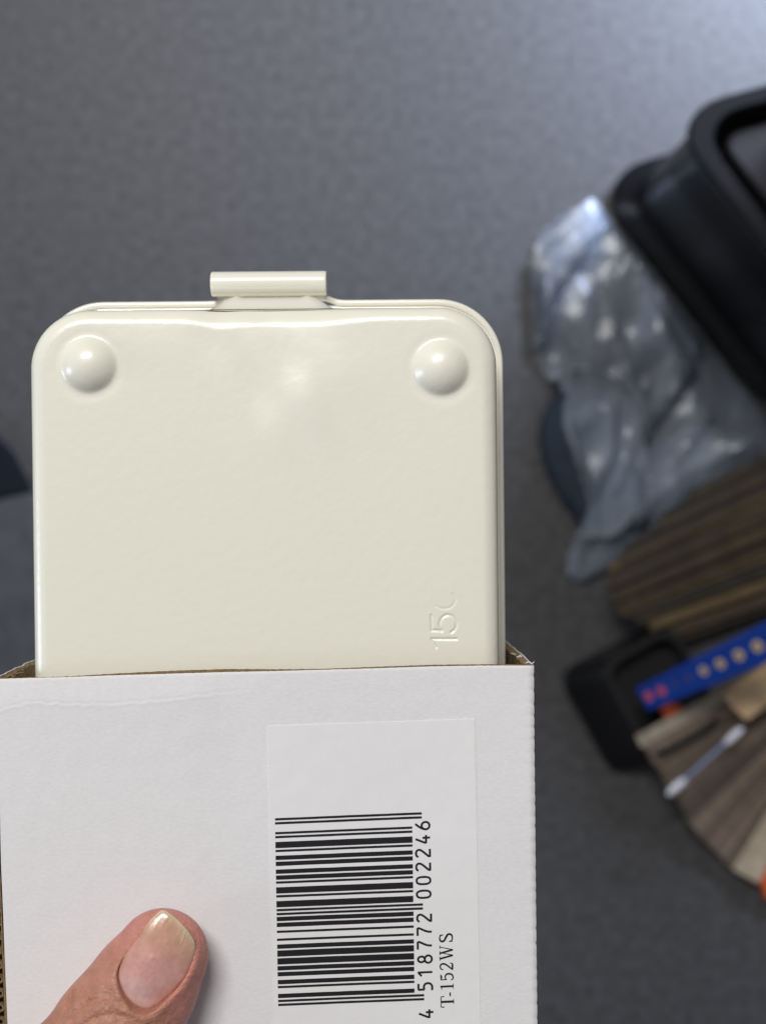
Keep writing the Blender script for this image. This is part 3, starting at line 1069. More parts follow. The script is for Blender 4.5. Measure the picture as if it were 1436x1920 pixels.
for pts, dp, w in CREASES:
    cre = cre + dp * np.exp(-(seg_d(x2, y2, pts) / w) ** 2) - 0.25 * dp * np.exp(-((seg_d(x2, y2, pts) - 1.3) / 0.8) ** 2)
up = np.clip((z3 - 14.0) / 3.0, 0, 1)
sub_ = sub_ + (cre - fold)[..., None] * up
cut = np.maximum(ps[..., None] + 0.10, (nzv - 0.55)[..., None] - z3)      # negative inside the cut
sub_ = np.maximum(sub_, -cut)
D[i0:i1, j0:j1, k0:] = sub_

# surface nets on the uneven grid
ins = D < 0
nxg, nyg, nzg = D.shape
cnt = np.zeros((nxg - 1, nyg - 1, nzg - 1), np.uint8)
for a in (0, 1):
    for b_ in (0, 1):
        for c in (0, 1):
            cnt += ins[a:nxg - 1 + a, b_:nyg - 1 + b_, c:nzg - 1 + c]
act = (cnt > 0) & (cnt < 8)
ci = np.argwhere(act)
vid = np.full(act.shape, -1, np.int64)
vid[act] = np.arange(len(ci))
acc = np.zeros((len(ci), 3))
num = np.zeros(len(ci))
crd = (AX, AY, AZ)
for ax_i in range(3):
    others = [k for k in range(3) if k != ax_i]
    for u in (0, 1):
        for w in (0, 1):
            o0 = np.zeros(3, int)
            o0[others[0]], o0[others[1]] = u, w
            o1 = o0.copy()
            o1[ax_i] = 1
            p0 = ci + o0
            p1 = ci + o1
            d0 = D[p0[:, 0], p0[:, 1], p0[:, 2]].astype(float)
            d1 = D[p1[:, 0], p1[:, 1], p1[:, 2]].astype(float)
            s = (d0 < 0) != (d1 < 0)
            t = np.where(s, d0 / np.where(s, d0 - d1, 1), 0)
            for k in range(3):
                q0, q1 = crd[k][p0[:, k]], crd[k][p1[:, k]]
                acc[:, k] += np.where(s, q0 + (q1 - q0) * t, 0)
            num += s
hv = acc / num[:, None]
hf = []
for ax_i in range(3):
    o = [k for k in range(3) if k != ax_i]
    sl0 = [slice(1, -1)] * 3
    sl1 = [slice(1, -1)] * 3
    sl0[ax_i] = slice(0, -1)
    sl1[ax_i] = slice(1, None)
    A, B = ins[tuple(sl0)], ins[tuple(sl1)]
    e_ = np.argwhere(A != B)
    flip = A[e_[:, 0], e_[:, 1], e_[:, 2]]
    base = e_ + 1
    base[:, ax_i] -= 1
    def cell(du, dw):
        c = base.copy()
        c[:, o[0]] -= du
        c[:, o[1]] -= dw
        return vid[c[:, 0], c[:, 1], c[:, 2]]
    qd = np.stack([cell(1, 1), cell(0, 1), cell(0, 0), cell(1, 0)], 1)
    if ax_i == 1:
        flip = ~flip
    qd[~flip] = qd[~flip][:, ::-1]
    hf.append(qd)
hf = np.concatenate(hf)
hf = hf[(hf >= 0).all(1)]
# skin tint: tan back, pinker pad, tip and nail fold (pigment, not shade)
aa = (hv[:, 0] - nc[0]) * ax_t[0] + (hv[:, 1] - nc[1]) * ax_t[1]
bb = (hv[:, 0] - nc[0]) * ax_s[0] + (hv[:, 1] - nc[1]) * ax_s[1]
pink = np.clip(1 / (1 + np.exp(-(aa - 3 + 0.9 * np.abs(bb)) / 3.0)) + 0.55 * np.clip((bb - 5) / 5, 0, 1), 0, 1)
side = np.clip((15 - hv[:, 2]) / 6, 0, 1)
pink = np.clip(np.maximum(pink, 0.5 * side), 0, 1)[:, None]
near = (np.abs(aa) < 40) & (np.abs(bb) < 40)
pink = np.where(near[:, None], pink, 0.2)
tan = np.array([0.42, 0.196, 0.130])
pnk = np.array([0.53, 0.222, 0.182])
hc = tan * (1 - pink) + pnk * pink
M['skin'] = mat('skin', (0.5, 0.3, 0.2), rough=0.48, spec=0.42, attr='tint', var=0.13, vscale=320, vdetail=5, sss=0.22, bump=0.55, bscale=1100, bdist=0.0004)
nt = M['skin'].node_tree
vo = nt.nodes.new('ShaderNodeTexVoronoi'); vo.feature = 'DISTANCE_TO_EDGE'; vo.inputs['Scale'].default_value = 620
wn = nt.nodes.new('ShaderNodeTexNoise'); wn.inputs['Scale'].default_value = 260
wm = nt.nodes.new('ShaderNodeMix'); wm.data_type = 'VECTOR'; wm.inputs[0].default_value = 0.004
tcs = nt.nodes.new('ShaderNodeTexCoord'); mps = nt.nodes.new('ShaderNodeMapping')
mps.inputs['Rotation'].default_value = (0, 0, -0.85); mps.inputs['Scale'].default_value = (0.55, 1.25, 1)
nt.links.new(tcs.outputs['Object'], wn.inputs['Vector'])
nt.links.new(tcs.outputs['Object'], wm.inputs[4]); nt.links.new(wn.outputs['Color'], wm.inputs[5])
nt.links.new(wm.outputs[1], mps.inputs[0]); nt.links.new(mps.outputs[0], vo.inputs['Vector'])
mr = nt.nodes.new('ShaderNodeMapRange'); mr.inputs[2].default_value = 0.16
nt.links.new(vo.outputs['Distance'], mr.inputs[0])
b2_ = nt.nodes.new('ShaderNodeBump'); b2_.inputs['Strength'].default_value = 0.38; b2_.inputs['Distance'].default_value = 0.00022
old = [n for n in nt.nodes if n.type == 'BUMP' and n != b2_][0]
nt.links.new(mr.outputs[0], b2_.inputs['Height']); nt.links.new(old.outputs['Normal'], b2_.inputs['Normal'])
nt.links.new(b2_.outputs['Normal'], nt.nodes['Principled BSDF'].inputs['Normal'])
hand = mk('hand', hv, hf, M['skin'], None, HELD, cols=hc, scale=0.001)
md = hand.modifiers.new('smooth', 'SMOOTH')
md.factor = 0.5
md.iterations = 1
tag(hand, 'left hand gripping the carton, bare thumb pressed flat on its front', 'hand')

# nail plate
nn = 120
ga = np.linspace(-12, 12, nn)
ua, ub = np.meshgrid(ga, np.linspace(-9.5, 9.5, nn), indexing='ij')
wx, wy = nc[0] + ax_t[0] * ua + ax_s[0] * ub, nc[1] + ax_t[1] * ua + ax_s[1] * ub
ps = poly_sd(wx, wy, nail_o)
e = 0.05
gxx = (poly_sd(wx + e, wy, nail_o) - poly_sd(wx - e, wy, nail_o)) / (2 * e)
gyy = (poly_sd(wx, wy + e, nail_o) - poly_sd(wx, wy - e, nail_o)) / (2 * e)
wx = np.where(ps > 0, wx - gxx * ps, wx)
wy = np.where(ps > 0, wy - gyy * ps, wy)
ps2 = poly_sd(wx, wy, nail_o)
av = (wx - nc[0]) * ax_t[0] + (wy - nc[1]) * ax_t[1]
bv = (wx - nc[0]) * ax_s[0] + (wy - nc[1]) * ax_s[1]
wz = nail_z(wx, wy) + 0.05 * nz(wx, wy, 0.35, 2.2) - 0.28 * np.exp(-np.clip(-ps2, 0, None) / 0.22) + 0.008 * np.sin(bv * 5)
for (a_, b0_, hh_, rr_) in ((284, 1799, 0.20, 0.62), (285, 1826, 0.13, 0.42), (262, 1826, 0.08, 0.3), (312, 1803, 0.07, 0.5)):
    gx0, gy0 = HL(a_, b0_, NZ)
    wz = wz + hh_ * np.exp(-((wx - gx0) ** 2 + (wy - gy0) ** 2) / rr_ ** 2)
idx = np.arange(wx.size).reshape(wx.shape)
qn = np.stack([idx[:-1, :-1], idx[:-1, 1:], idx[1:, 1:], idx[1:, :-1]], -1).reshape(-1, 4)
qn = qn[(ps.ravel()[qn] < 0.0).any(1)]
u, inv = np.unique(qn, return_inverse=True)
nv = np.stack([wx, wy, wz], -1).reshape(-1, 3)[u]
qn = inv.reshape(-1, 4)
av, bv, pv = av.ravel()[u], bv.ravel()[u], ps2.ravel()[u]
pv3 = np.clip(-pv, 0, None)
bed = np.array([0.62, 0.345, 0.305])
lun = np.array([0.70, 0.47, 0.46])
yel = np.array([0.52, 0.30, 0.20])
fre = np.array([0.66, 0.58, 0.40])
wl = np.clip(1 / (1 + np.exp((av + 5.6 + 0.10 * (bv + 1) ** 2) / 0.7)), 0, 1)[:, None]
wy_ = np.clip((av + 0.5) / 6, 0, 1)[:, None] * 0.9
edge_d = np.exp(-pv3 / 0.55)[:, None]
wf = np.clip(1 / (1 + np.exp(-(av - 4.5) / 0.7)), 0, 1)[:, None] * edge_d
strk = np.array([max(0, pnoise(Vector((b_ * 2.4, a * 0.35, 3.0)))) for a, b_ in zip(av, bv)])[:, None]
wst = np.clip((av - 3.6) / 2.2, 0, 1)[:, None] * np.clip((bv - 0.5) / 2.5, 0, 1)[:, None] * np.clip(strk * 2.6, 0, 1)
ncol = bed * (1 - wy_) + yel * wy_
ncol = ncol * (1 - wl) + lun * wl
wf = np.clip(wf + wst * 0.9, 0, 1)
ncol = ncol * (1 - wf) + fre * wf
lat = np.clip(edge_d * (1 - np.clip((av - 4) / 2, 0, 1)[:, None]), 0, 1) * 0.6
ncol = ncol * (1 - lat) + np.array([0.48, 0.20, 0.12]) * lat
M['nail'] = mat('nail', (0.5, 0.4, 0.35), rough=0.22, spec=0.5, attr='tint', var=0.12, vscale=420, sss=0.15, coat=0.3, coat_rough=0.08, bump=0.10, bscale=600, bdist=0.0004)
nl = mk('thumb_nail', nv, qn, M['nail'], hand, cols=ncol, scale=0.001)
nl['label'] = 'bare glossy thumb nail with a yellowish white chipped edge'

# ================================================================== DESK THINGS
D0 = F / CAMZ                                     # pixels per metre on the desk


def dframe(px, py, ang, z=0.0):
    """frame on the desk at a photo pixel; x axis turned by ang degrees (counter-clockwise in the photo)"""
    return Matrix.Translation(P(px, py, z)) @ Matrix.Rotation(math.radians(ang), 4, 'Z')


def rr_loft(spec, cap0=True, cap1=True, n=8, shear=0.0):
    rings = []
    for x0, x1, y0, y1, r, z in spec:
        rings.append([(x + shear * y, y, z) for x, y in rrect(x0, x1, y0, y1, r, n)])
    return loft(rings, True, cap0, cap1)


def prism(poly, z0, z1, rnd=0.002):
    a = np.array(poly, float)
    c = a.mean(0)
    ins_ = lambda q_, k: [tuple(c + (p - c) * (1 - k / max(np.linalg.norm(p - c), 1e-6))) for p in q_]
    i_ = ins_(a, rnd)
    return loft([[(x, y, z0) for x, y in a], [(x, y, z1 - rnd) for x, y in a], [(x, y, z1) for x, y in i_]], True, True, True)


# ---- tall black bin, upper right
HB = 0.20
c0 = P(1253, 212, HB)
ang_b = -math.degrees(math.atan2(330, 255))
bm = Matrix.Translation((c0.x, c0.y, 0)) @ Matrix.Rotation(math.radians(ang_b), 4, 'Z')
bn = empty('black_bin', bm)
tag(bn, 'glossy black plastic bin with rounded corners standing on the clear film bag', 'bin')
LX, LY = 0.200, 0.15                       # along the long edge, across (to the upper right)


def sp(o, z, r=0.034):
    return (-o, LX + o, -o, LY + o, r + o * 0.6, z)


v, f = rr_loft([sp(0.008, 0.0), sp(0.013, 0.003), sp(0.013, 0.016), sp(0.011, 0.020), sp(0.004, 0.023), sp(0.002, 0.028)], cap1=False, shear=0.42)
mk('base_flange', v, f, M['blackplastic'], bn, autosmooth=50)
v, f = rr_loft([sp(0.002, 0.028), sp(0.0, 0.10), sp(-0.002, 0.186), sp(0.0005, 0.189)], cap0=False, cap1=False, shear=0.42)
mk('wall', v, f, M['blackplastic'], bn, autosmooth=50)
v, f = rr_loft([sp(0.0005, 0.189), sp(0.0022, 0.191), sp(0.0022, 0.198), sp(0.0010, 0.2), sp(-0.0075, 0.2), sp(-0.0085, 0.1985), sp(-0.009, 0.19), sp(-0.010, 0.160)], cap0=False, cap1=False, shear=0.42)
mk('rim', v, f, M['blackgloss'], bn, autosmooth=35)
v, f = rr_loft([sp(-0.0098, 0.158, 0.03), sp(-0.0098, 0.166, 0.03), sp(-0.018, 0.168, 0.03), sp(-0.019, 0.184, 0.026), sp(-0.021, 0.186, 0.025)], shear=0.42)
mk('inner_panel', v, f, M['graypanel'], bn, autosmooth=35)
# navy case standing in the bin
nm = empty('navy_case', bm @ Matrix.Translation((0.050, 0.080, 0.1865)))
tag(nm, 'dark navy rounded case standing inside the black bin', 'case')
v, f = rr_loft([(-0.004, 0.045, -0.03, 0.05, 0.012, 0), (-0.004, 0.045, -0.03, 0.05, 0.012, 0.05), (0, 0.041, -0.026, 0.046, 0.010, 0.056)])
mk('case_body', v, f, M['navy'], nm, autosmooth=50)
v, f = rr_loft([(0.004, 0.036, -0.012, 0.04, 0.008, 0.0562), (0.004, 0.036, -0.012, 0.04, 0.008, 0.066), (0.007, 0.033, -0.009, 0.037, 0.006, 0.069)])
mk('white_cap', v, f, M['white'], nm, autosmooth=50)

# ---- slate pouch under the bag
poly = [(p.x, p.y) for p in (P(a, b_) for a, b_ in catmull([(1062, 725), (1022, 770), (1010, 820), (1022, 880), (1062, 950), (1095, 985), (1160, 960), (1180, 840), (1140, 740)], 6, closed=True))]
v, f = prism(poly, 0.0, 0.018, 0.006)
tag(mk('pouch', v, f, M['slate'], autosmooth=50), 'dark slate soft pouch peeping out from under the clear bag', 'pouch')

# ---- clear crumpled bag
bag_px = [(1003, 452), (1035, 415), (1085, 385), (1140, 352), (1215, 380), (1330, 520), (1445, 640), (1475, 760), (1470, 865), (1380, 888), (1290, 935), (1215, 1000), (1150, 1062), (1090, 1094), (1058, 1078), (1066, 1020), (1094, 955), (1072, 880), (1046, 800), (1048, 740), (1004, 690), (990, 600), (992, 520)]
bag_o = np.array([(P(a, b_).x, P(a, b_).y) for a, b_ in catmull([tuple(q_) for q_ in bag_px], 4, closed=True)])
x0, y0 = bag_o.min(0)
x1, y1 = bag_o.max(0)
n1, n2 = 74, 100
bx_, by_ = np.meshgrid(np.linspace(x0, x1, n1), np.linspace(y0, y1, n2), indexing='ij')
rj_ = np.random.RandomState(4)
bx_ = bx_ + rj_.uniform(-0.25, 0.25, bx_.shape) * (x1 - x0) / n1
by_ = by_ + rj_.uniform(-0.25, 0.25, by_.shape) * (y1 - y0) / n2
ps = poly_sd(bx_, by_, bag_o)


rb_ = random.Random(11)
FOLDS = []
for k in range(44):                        # straight creases: the film is flat between them
    a_ = rb_.gauss(1.15, 0.55) if k % 3 else rb_.uniform(0, 3.14)
    cx_, cy_ = rb_.uniform(x0, x1), rb_.uniform(y0, y1)
    FOLDS.append((math.cos(a_), math.sin(a_), cx_, cy_, rb_.choice((-1, 1)) * rb_.uniform(0.10, 0.32), rb_.uniform(0.012, 0.045)))


def ridge(x, y):
    wx_ = x + 0.010 * pnoise(Vector((x * 18, y * 18, 1.0)))
    wy2 = y + 0.010 * pnoise(Vector((x * 18, y * 18, 5.0)))
    s_ = 0.0
    for c, sn, cx_, cy_, am, rg in FOLDS:
        d_ = abs((wx_ - cx_) * sn - (wy2 - cy_) * c)
        al = abs((wx_ - cx_) * c + (wy2 - cy_) * sn)
        s_ += am * max(0.0, rg - d_) * max(0.0, 1 - al / 0.16)
    f_ = 0.0
    for k, (sc, am) in enumerate(((22, 0.0030), (48, 0.0018))):
        f_ += am * (1 - 2.4 * abs(pnoise(Vector((x * sc, y * sc * 0.7, 3.3 + k)))))
    return (s_ + f_) / 0.0105


nr = np.vectorize(ridge)(bx_, by_)
inside = np.clip(-ps, 0, None)
h = 0.004 + 0.013 * (1 - np.exp(-inside / 0.03)) * (0.55 + 0.45 * np.vectorize(lambda x, y: pnoise(Vector((x * 14, y * 14, 9))))(bx_, by_))
h = h + (0.0095 * nr + rj_.uniform(-0.0002, 0.0002, nr.shape)) * (1 - np.exp(-inside / 0.012))
sl_p = np.array([(p[0], p[1]) for p in poly])
h = np.maximum(h, 0.003)
over = poly_sd(bx_, by_, sl_p)
h = np.where(over < 0.01, np.maximum(h, 0.021), h)
# pressed down under the bin
loc_ = [(bm.inverted() @ Vector((x, y, 0))) for x, y in zip(bx_.ravel(), by_.ravel())]
dbin = np.array([max(-0.012 - p.x + 0.42 * p.y, p.x - 0.42 * p.y - LX - 0.012, -0.012 - p.y, p.y - LY - 0.012) for p in loc_]).reshape(bx_.shape)
idx = np.arange(bx_.size).reshape(bx_.shape)
qb = np.stack([idx[:-1, :-1], idx[1:, :-1], idx[1:, 1:], idx[:-1, 1:]], -1).reshape(-1, 4)
qb = qb[(ps.ravel()[qb] < 0).all(1) & (dbin.ravel()[qb] > 0.0015).all(1)]
fade = np.clip(dbin / 0.012, 0.12, 1)
top = np.stack([bx_, by_, h * fade + 0.001], -1).reshape(-1, 3)
u, inv = np.unique(qb, return_inverse=True)
bagr = empty('film_bag', Matrix.Translation(P(1150, 700)))
tag(bagr, 'crumpled clear plastic film bag lying beside the black bin', 'bag')
of = np.array(P(1150, 700))
mk('upper_film', top[u] - of, inv.reshape(-1, 4), M['film'], bagr, autosmooth=14)
low = top.copy()
low[:, 2] = 0.0012 + 0.45 * np.clip(top[:, 2] - 0.006, 0, 0.02) * (0.5 + 0.5 * np.sin(low[:, 0] * 90 + 40 * low[:, 1]))
low[:, 2] = np.where(over.ravel() < 0.012, np.minimum(top[:, 2] - 0.0008, 0.0195), low[:, 2])
mk('lower_film', low[u] - of, inv.reshape(-1, 4), M['film'], bagr, autosmooth=14)
# folded-over flaps of the same film
for k, (poly_px, sd) in enumerate((([(998, 470), (1060, 405), (1130, 366), (1165, 410), (1080, 520), (1035, 640), (1000, 660)], 1.7),
                                   ([(1215, 480), (1275, 590), (1330, 680), (1240, 800), (1165, 985), (1128, 930), (1150, 800), (1195, 640)], 4.1),
                                   ([(1052, 770), (1190, 700), (1180, 860), (1120, 1010), (1088, 1086), (1064, 1074), (1096, 950)], 6.3),
                                   ([(1180, 860), (1300, 790), (1440, 800), (1440, 850), (1300, 915), (1190, 1005)], 8.8))):
    o_ = np.array([(P(a, b_, 0.03).x, P(a, b_, 0.03).y) for a, b_ in poly_px])
    n_ = 34
    fx_, fy_ = np.meshgrid(np.linspace(o_[:, 0].min(), o_[:, 0].max(), n_), np.linspace(o_[:, 1].min(), o_[:, 1].max(), n_), indexing='ij')
    fx_ = fx_ + rj_.uniform(-0.0006, 0.0006, fx_.shape)
    fy_ = fy_ + rj_.uniform(-0.0006, 0.0006, fx_.shape)
    pf = poly_sd(fx_, fy_, o_)
    dbf = np.array([(lambda p: max(-0.012 - p.x + 0.42 * p.y, p.x - 0.42 * p.y - LX - 0.012, -0.012 - p.y, p.y - LY - 0.012))(bm.inverted() @ Vector((x, y, 0))) for x, y in zip(fx_.ravel(), fy_.ravel())]).reshape(fx_.shape)
    hz = 0.022 + 0.003 * k + rj_.uniform(-0.0003, 0.0003, fx_.shape) + 0.006 * np.vectorize(lambda x, y: pnoise(Vector((x * 20, y * 20, sd))) - 0.8 * abs(pnoise(Vector((x * 45, y * 22, sd + 2)))))(fx_, fy_)
    hz = hz * np.clip(0.45 + np.clip(-pf, 0, None) / 0.02, 0, 1)
    idx = np.arange(fx_.size).reshape(fx_.shape)
    qq = np.stack([idx[:-1, :-1], idx[1:, :-1], idx[1:, 1:], idx[:-1, 1:]], -1).reshape(-1, 4)
    qq = qq[(pf.ravel()[qq] < 0).all(1) & (dbf.ravel()[qq] > 0.0015).all(1)]
    u, inv = np.unique(qq, return_inverse=True)
    mk('film_fold', np.stack([fx_, fy_, hz], -1).reshape(-1, 3)[u] - of, inv.reshape(-1, 4), M['film'], bagr, autosmooth=14)

# ---- strips
STRIP = {}


def wood(i_, c1, c2):
    return mat('veneer_%d' % i_, c1, rough=0.6, spec=0.3, col2=c2, vscale=120, vdetail=4, bump=0.2, bscale=300)


def strip(parent, inv_m, tip_px, ang, z, length, width, thick, material, tilt=0.0):
    """a thin flat strip whose tip lies at a photo pixel, running away along ang (deg, ccw)"""
    me = STRIP.get((length, width, thick))
    if me is None:
        v_, f_ = box(0, length, -width / 2, width / 2, 0, thick)
        me = bpy.data.meshes.new('strip')
        me.from_pydata(v_, [], f_)
        STRIP[(length, width, thick)] = me
        me.materials.append(material)
    o = bpy.data.objects.new('strip', me)
    COL.objects.link(o)
    o.parent = parent
    o.material_slots[0].link = 'OBJECT'
    o.material_slots[0].material = material
    p = P(tip_px[0], tip_px[1], z)
    o.matrix_parent_inverse = Matrix.Identity(4)
    o.matrix_basis = inv_m @ (Matrix.Translation(p) @ Matrix.Rotation(math.radians(ang), 4, 'Z') @ Matrix.Rotation(math.radians(-tilt), 4, 'Y'))
    return o


W1 = wood(1, (0.030, 0.022, 0.013), (0.055, 0.040, 0.022))
W2 = wood(2, (0.085, 0.058, 0.028), (0.13, 0.09, 0.045))
W3 = wood(3, (0.040, 0.030, 0.019), (0.062, 0.047, 0.030))
W4 = wood(4, (0.014, 0.012, 0.011), (0.025, 0.02, 0.018))
W5 = wood(5, (0.108, 0.080, 0.058), (0.155, 0.116, 0.084))
W6 = wood(6, (0.20, 0.165, 0.125), (0.27, 0.23, 0.175))
W7 = wood(7, (0.25, 0.20, 0.14), (0.34, 0.28, 0.20))
W8 = wood(8, (0.074, 0.054, 0.039), (0.108, 0.079, 0.057))
W10 = wood(10, (0.045, 0.034, 0.028), (0.07, 0.052, 0.042))
W9 = wood(9, (0.42, 0.28, 0.15), (0.56, 0.40, 0.23))

fm = dframe(1400, 1050, 0)
fd = empty('dark_sample_stack', fm)
tag(fd, 'spread stack of dark brown veneer strips with golden edges beside the bag', 'sample stack')
fmi = fm.inverted()
tips = catmull([(1352, 905, 0), (1300, 935, 0), (1235, 985, 0), (1180, 1035, 0), (1140, 1082, 0), (1150, 1122, 0), (1172, 1150, 0), (1215, 1172, 0), (1268, 1196, 0)], 6)
rs_ = random.Random(3)
for i_, t in enumerate(tips):
    k = i_ / (len(tips) - 1)
    wmat = rs_.choice((W1, W4, W1, W4, W3)) if k < 0.42 or k > 0.9 else (W2 if i_ % 7 in (0, 1) else rs_.choice((W4, W1, W4, W3, W1)))
    strip(fd, fmi, (t[0] + rs_.uniform(-9, 9), t[1]), 27 - 8 * k + rs_.uniform(-1.2, 1.2), 0.010 + 0.0011 * (24 - abs(i_ - 24)) + rs_.uniform(0, 0.007), 0.22, 0.0058, 0.0024, wmat)
# the block of backing strips below them so nothing floats
for i_, (px, py, a) in enumerate(((1340, 950, 26), (1250, 1030, 24), (1200, 1090, 23), (1205, 1130, 21), (1275, 1175, 20))):
    strip(fd, fmi, (px, py), a, 0.0005, 0.20, 0.026, 0.0085, W4)

gm = dframe(1420, 1450, 0)
fe = empty('fanned_sample_deck', gm)
tag(fe, 'fan of taupe and beige wood sample strips opened like a hand fan', 'sample deck')
gmi = gm.inverted()
arc = catmull([(1200, 1386, 28), (1214, 1412, 30), (1234, 1440, 33), (1256, 1478, 37), (1280, 1515, 42), (1304, 1555, 47), (1336, 1590, 52), (1372, 1628, 56)], 6)
for i_, t in enumerate(arc):
    k = i_ / (len(arc) - 1)
    wmat = rs_.choice((W6, W6, W5, W6, W5)) if k < 0.16 else rs_.choice((W5, W8, W5, W8, W8, W10))
    strip(fe, gmi, (t[0] + rs_.uniform(-5, 5), t[1] + rs_.uniform(-3, 3)), t[2] + rs_.uniform(-1.0, 1.0), 0.004 + 0.0008 * (len(arc) - i_) + rs_.uniform(0, 0.003), 0.20, 0.0092 if i_ % 3 else 0.0065, 0.0012, wmat)
for i_, (px, py, a) in enumerate(((1390, 1640, 59), (1404, 1646, 62))):
    strip(fe, gmi, (px, py), a, 0.010 + 0.003 * i_, 0.17, 0.015, 0.0018, W7)
for i_, (px, py, a, w) in enumerate(((1238, 1400, 29, 1), (1270, 1455, 36, 1), (1318, 1535, 46, 1), (1380, 1615, 57, 1))):
    strip(fe, gmi, (px, py), a, 0.0005, 0.18, 0.030, 0.0040, W4)

# pale tan chip lying on the fan
ch = [P(a, b_, 0.047) for a, b_ in ((1356, 1306), (1380, 1285), (1450, 1238), (1475, 1300), (1400, 1352), (1376, 1330))]
v, f = prism([(p.x, p.y) for p in ch], 0.043, 0.047, 0.001)
tag(mk('wood_chip', v, f, M['gold'] if False else W9, autosmooth=40), 'pale tan wood chip lying on top of the fanned strips', 'wood chip')

# cotton swab on the fan
sa, sb = P(1257, 1486, 0.044), P(1386, 1371, 0.050)
sw = empty('cotton_swab', Matrix.Translation((sa + sb) / 2))
tag(sw, 'cotton swab with white tips and bluish stick lying across the fanned strips', 'cotton swab')
c_ = (sa + sb) / 2
v, f = tube([tuple(sa - c_), tuple(sb - c_)], 0.0014, 10)
mk('stick', v, f, M['stick'], sw, autosmooth=50)
for e0, e1 in ((sa, sb), (sb, sa)):
    dr = (e1 - e0).normalized()
    prof_ = [(-0.003, 0.0008), (-0.002, 0.0018), (0.001, 0.0025), (0.005, 0.0028), (0.009, 0.0026), (0.012, 0.0020), (0.0135, 0.0015)]
    v, f = tube([tuple(e0 - c_ + dr * s_) for s_, _ in prof_], [r_ for _, r_ in prof_], 14)
    mk('cotton_tip', v, f, M['cotton'], sw)

# ---- small black tray
tw = P(1110, 1330)
tm = Matrix.Translation(tw)
tr_ = empty('black_tray', tm)
tag(tr_, 'small black plastic tray with rounded corners under the blue ruler', 'tray')


def quad_round(Q, z, r, n=7):
    """rounded outline through four photo pixels on level z"""
    p = [np.array(P(a, b_, z))[:2] for a, b_ in Q]
    o = []
    for i_ in range(4):
        a, c, d_ = p[i_ - 1], p[i_], p[(i_ + 1) % 4]
        u = (a - c) / np.linalg.norm(a - c)
        w = (d_ - c) / np.linalg.norm(d_ - c)
        for k in range(n + 1):
            t = k / n
            q0, q2 = c + u * r, c + w * r
            o.append((1 - t) ** 2 * q0 + 2 * t * (1 - t) * c + t * t * q2)
    return [(x - tw.x, y - tw.y, z) for x, y in o]


QB = [(1042, 1262), (1152, 1462), (1330, 1360), (1215, 1170)]
QM = [(1046, 1262), (1155, 1458), (1330, 1358), (1215, 1172)]
QT = [(1120, 1246), (1222, 1432), (1362, 1354), (1262, 1168)]
QI = [(1136, 1256), (1226, 1418), (1346, 1350), (1256, 1186)]
HT = 0.036
v, f = loft([quad_round(QB, 0.0, 0.018), quad_round(QB, 0.004, 0.018), quad_round(QM, 0.009, 0.017), quad_round(QT, HT - 0.003, 0.016)], True, True, False)
mk('wall', v, f, M['blackplastic'], tr_, autosmooth=50)
v, f = loft([quad_round(QT, HT - 0.003, 0.016), quad_round(QT, HT, 0.016), quad_round(QI, HT, 0.014), quad_round(QI, HT - 0.004, 0.014)], True, False, False)
mk('rim', v, f, M['blackmatte'], tr_, autosmooth=50)
v, f = loft([quad_round(QI, HT - 0.004, 0.014), quad_round(QI, HT - 0.016, 0.014)], True, False, True)
mk('inner_floor', v, f, M['blackmatte'], tr_, autosmooth=50)

# ---- blue ruler with a row of flower prints, leaning up to the right
A0, A1, A2, A3 = P(1194, 1291, 0.050), P(1213, 1334, 0.050), P(1470, 1228, 0.125), P(1470, 1155, 0.125)
rx = ((A2 + A3) / 2 - (A0 + A1) / 2)
rl = rx.length
rx.normalize()
ry = (A0 - A1)
ry = (ry - rx * ry.dot(rx)).normalized()
rz = rx.cross(ry)
ro = (A0 + A1) / 2
rm = Matrix(((rx.x, ry.x, rz.x, ro.x), (rx.y, ry.y, rz.y, ro.y), (rx.z, ry.z, rz.z, ro.z), (0, 0, 0, 1)))
rl0 = (A0 - A1).length / 2
rl1 = (A3 - A2).length / 2
ru = empty('blue_ruler', rm)
tag(ru, 'bright blue ruler with a row of gold and red flower dots', 'ruler')
wv = lambda x: rl0 + (rl1 - rl0) * x / rl
v = []
for z in (-0.0022, 0):
    v += [(0, -rl0, z), (rl, -rl1, z), (rl, rl1, z), (0, rl0, z)]
f = [(3, 2, 1, 0), (4, 5, 6, 7), (0, 1, 5, 4), (1, 2, 6, 5), (2, 3, 7, 6), (3, 0, 4, 7)]
bevel(mk('blade', v, f, M['blue'], ru, smooth=False), 0.0006)
rmi = rm.inverted()
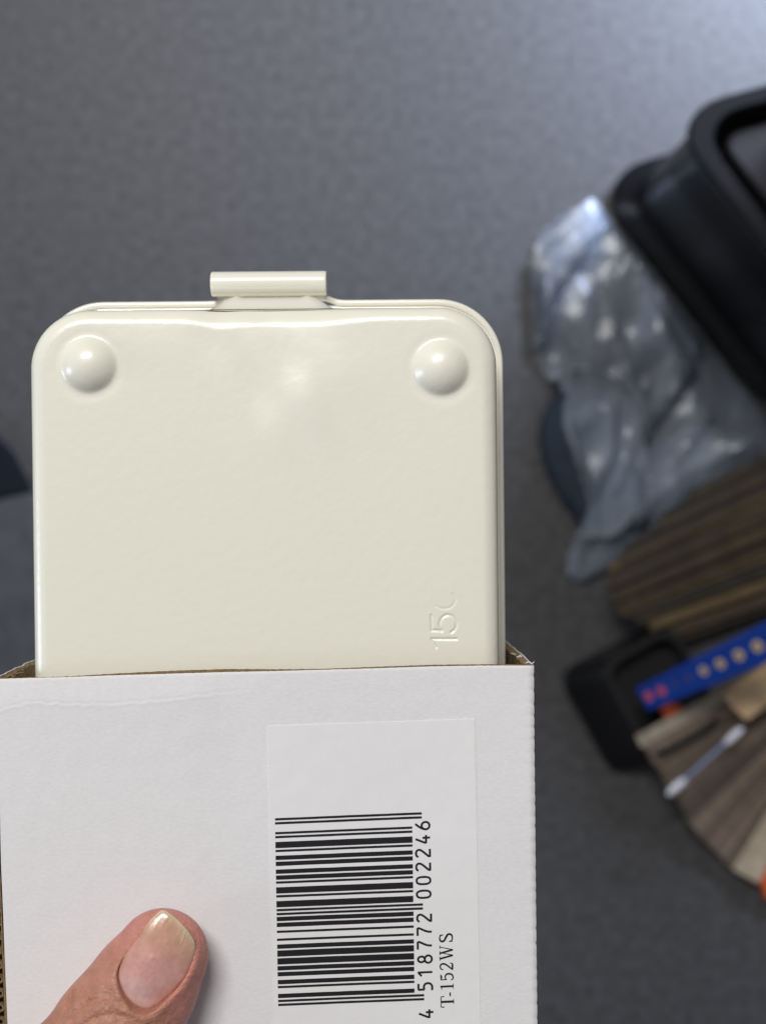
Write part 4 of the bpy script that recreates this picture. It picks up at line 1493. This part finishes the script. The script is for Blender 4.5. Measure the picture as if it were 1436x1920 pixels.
for (px, py, rad, key) in ((1216, 1306, 9, 'red'), (1240, 1296, 9, 'red'), (1264, 1284, 6, 'brownprint'), (1290, 1272, 7, 'brownprint'), (1319, 1258, 9, 'gold'), (1350, 1245, 10, 'gold'), (1385, 1229, 11, 'gold'), (1420, 1212, 11.5, 'gold')):
    dirv = Vector(((px - W / 2) / F, (Hh / 2 - py) / F, -1))
    o_ = rmi @ CAMV
    dl = rmi.to_3x3() @ dirv
    t = (0.0003 - o_.z) / dl.z
    q_ = o_ + dl * t
    R_ = rad / F * (CAMZ - (rm @ q_).z)
    pr = []
    for k in range(6):
        a = 2 * math.pi * k / 6
        cx, cy = q_.x + 0.62 * R_ * math.cos(a), q_.y + 0.62 * R_ * math.sin(a)
        pr.append(([(cx + 0.40 * R_ * math.cos(j * math.pi / 5), cy + 0.40 * R_ * math.sin(j * math.pi / 5), 0.0002 + 0.00002 * k) for j in range(10)], [tuple(range(10))]))
    v, f = join(pr)
    fl_ = mk('flower_dot', v, f, M[key], ru, smooth=False)
    if key != 'brownprint':
        v = [(q_.x + 0.34 * R_ * math.cos(j * math.pi / 6), q_.y + 0.34 * R_ * math.sin(j * math.pi / 6), 0.00045) for j in range(12)]
        mk('flower_centre', v, [tuple(range(12))], M['goldcore' if key == 'gold' else 'brownprint'], fl_, smooth=False)

# ---- orange bits
for poly_px, z0, z1, lb in ((((1238, 1332), (1256, 1318), (1278, 1324), (1280, 1352), (1252, 1352)), 0.0372, 0.0410, 'small orange plastic tab between the blue ruler and the fan'),
                            (((1416, 1622), (1452, 1600), (1478, 1680), (1440, 1690)), 0.0, 0.012, 'orange plastic tab at the lower end of the fanned strips')):
    v, f = prism([(P(a, b_, z1).x, P(a, b_, z1).y) for a, b_ in poly_px], z0, z1, 0.0015)
    tag(mk('orange_tab', v, f, M['orange'], autosmooth=40), lb, 'plastic tab', 'orange plastic tabs')

# ---- left edge: raised grey board and a near-black sheet standing in for the shadow behind it
pl = [P(a, b_, 0.022) for a, b_ in ((-420, 1035), (-60, 951), (62, 921), (330, 880), (360, 1500), (-420, 1600))]
v, f = prism([(p.x, p.y) for p in pl], 0, 0.022, 0.0015)
tag(mk('grey_board', v, f, M['slab'], smooth=False), 'grey laminate board lying at the left behind the carton', 'board')
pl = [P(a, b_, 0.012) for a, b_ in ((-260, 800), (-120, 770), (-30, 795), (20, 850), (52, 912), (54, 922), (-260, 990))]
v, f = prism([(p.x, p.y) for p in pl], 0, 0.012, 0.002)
tag(mk('shadow_wedge', v, f, M['slatedark'], autosmooth=40), 'near-black navy sheet standing in for the shadow behind the grey board at the left edge', 'shadow')
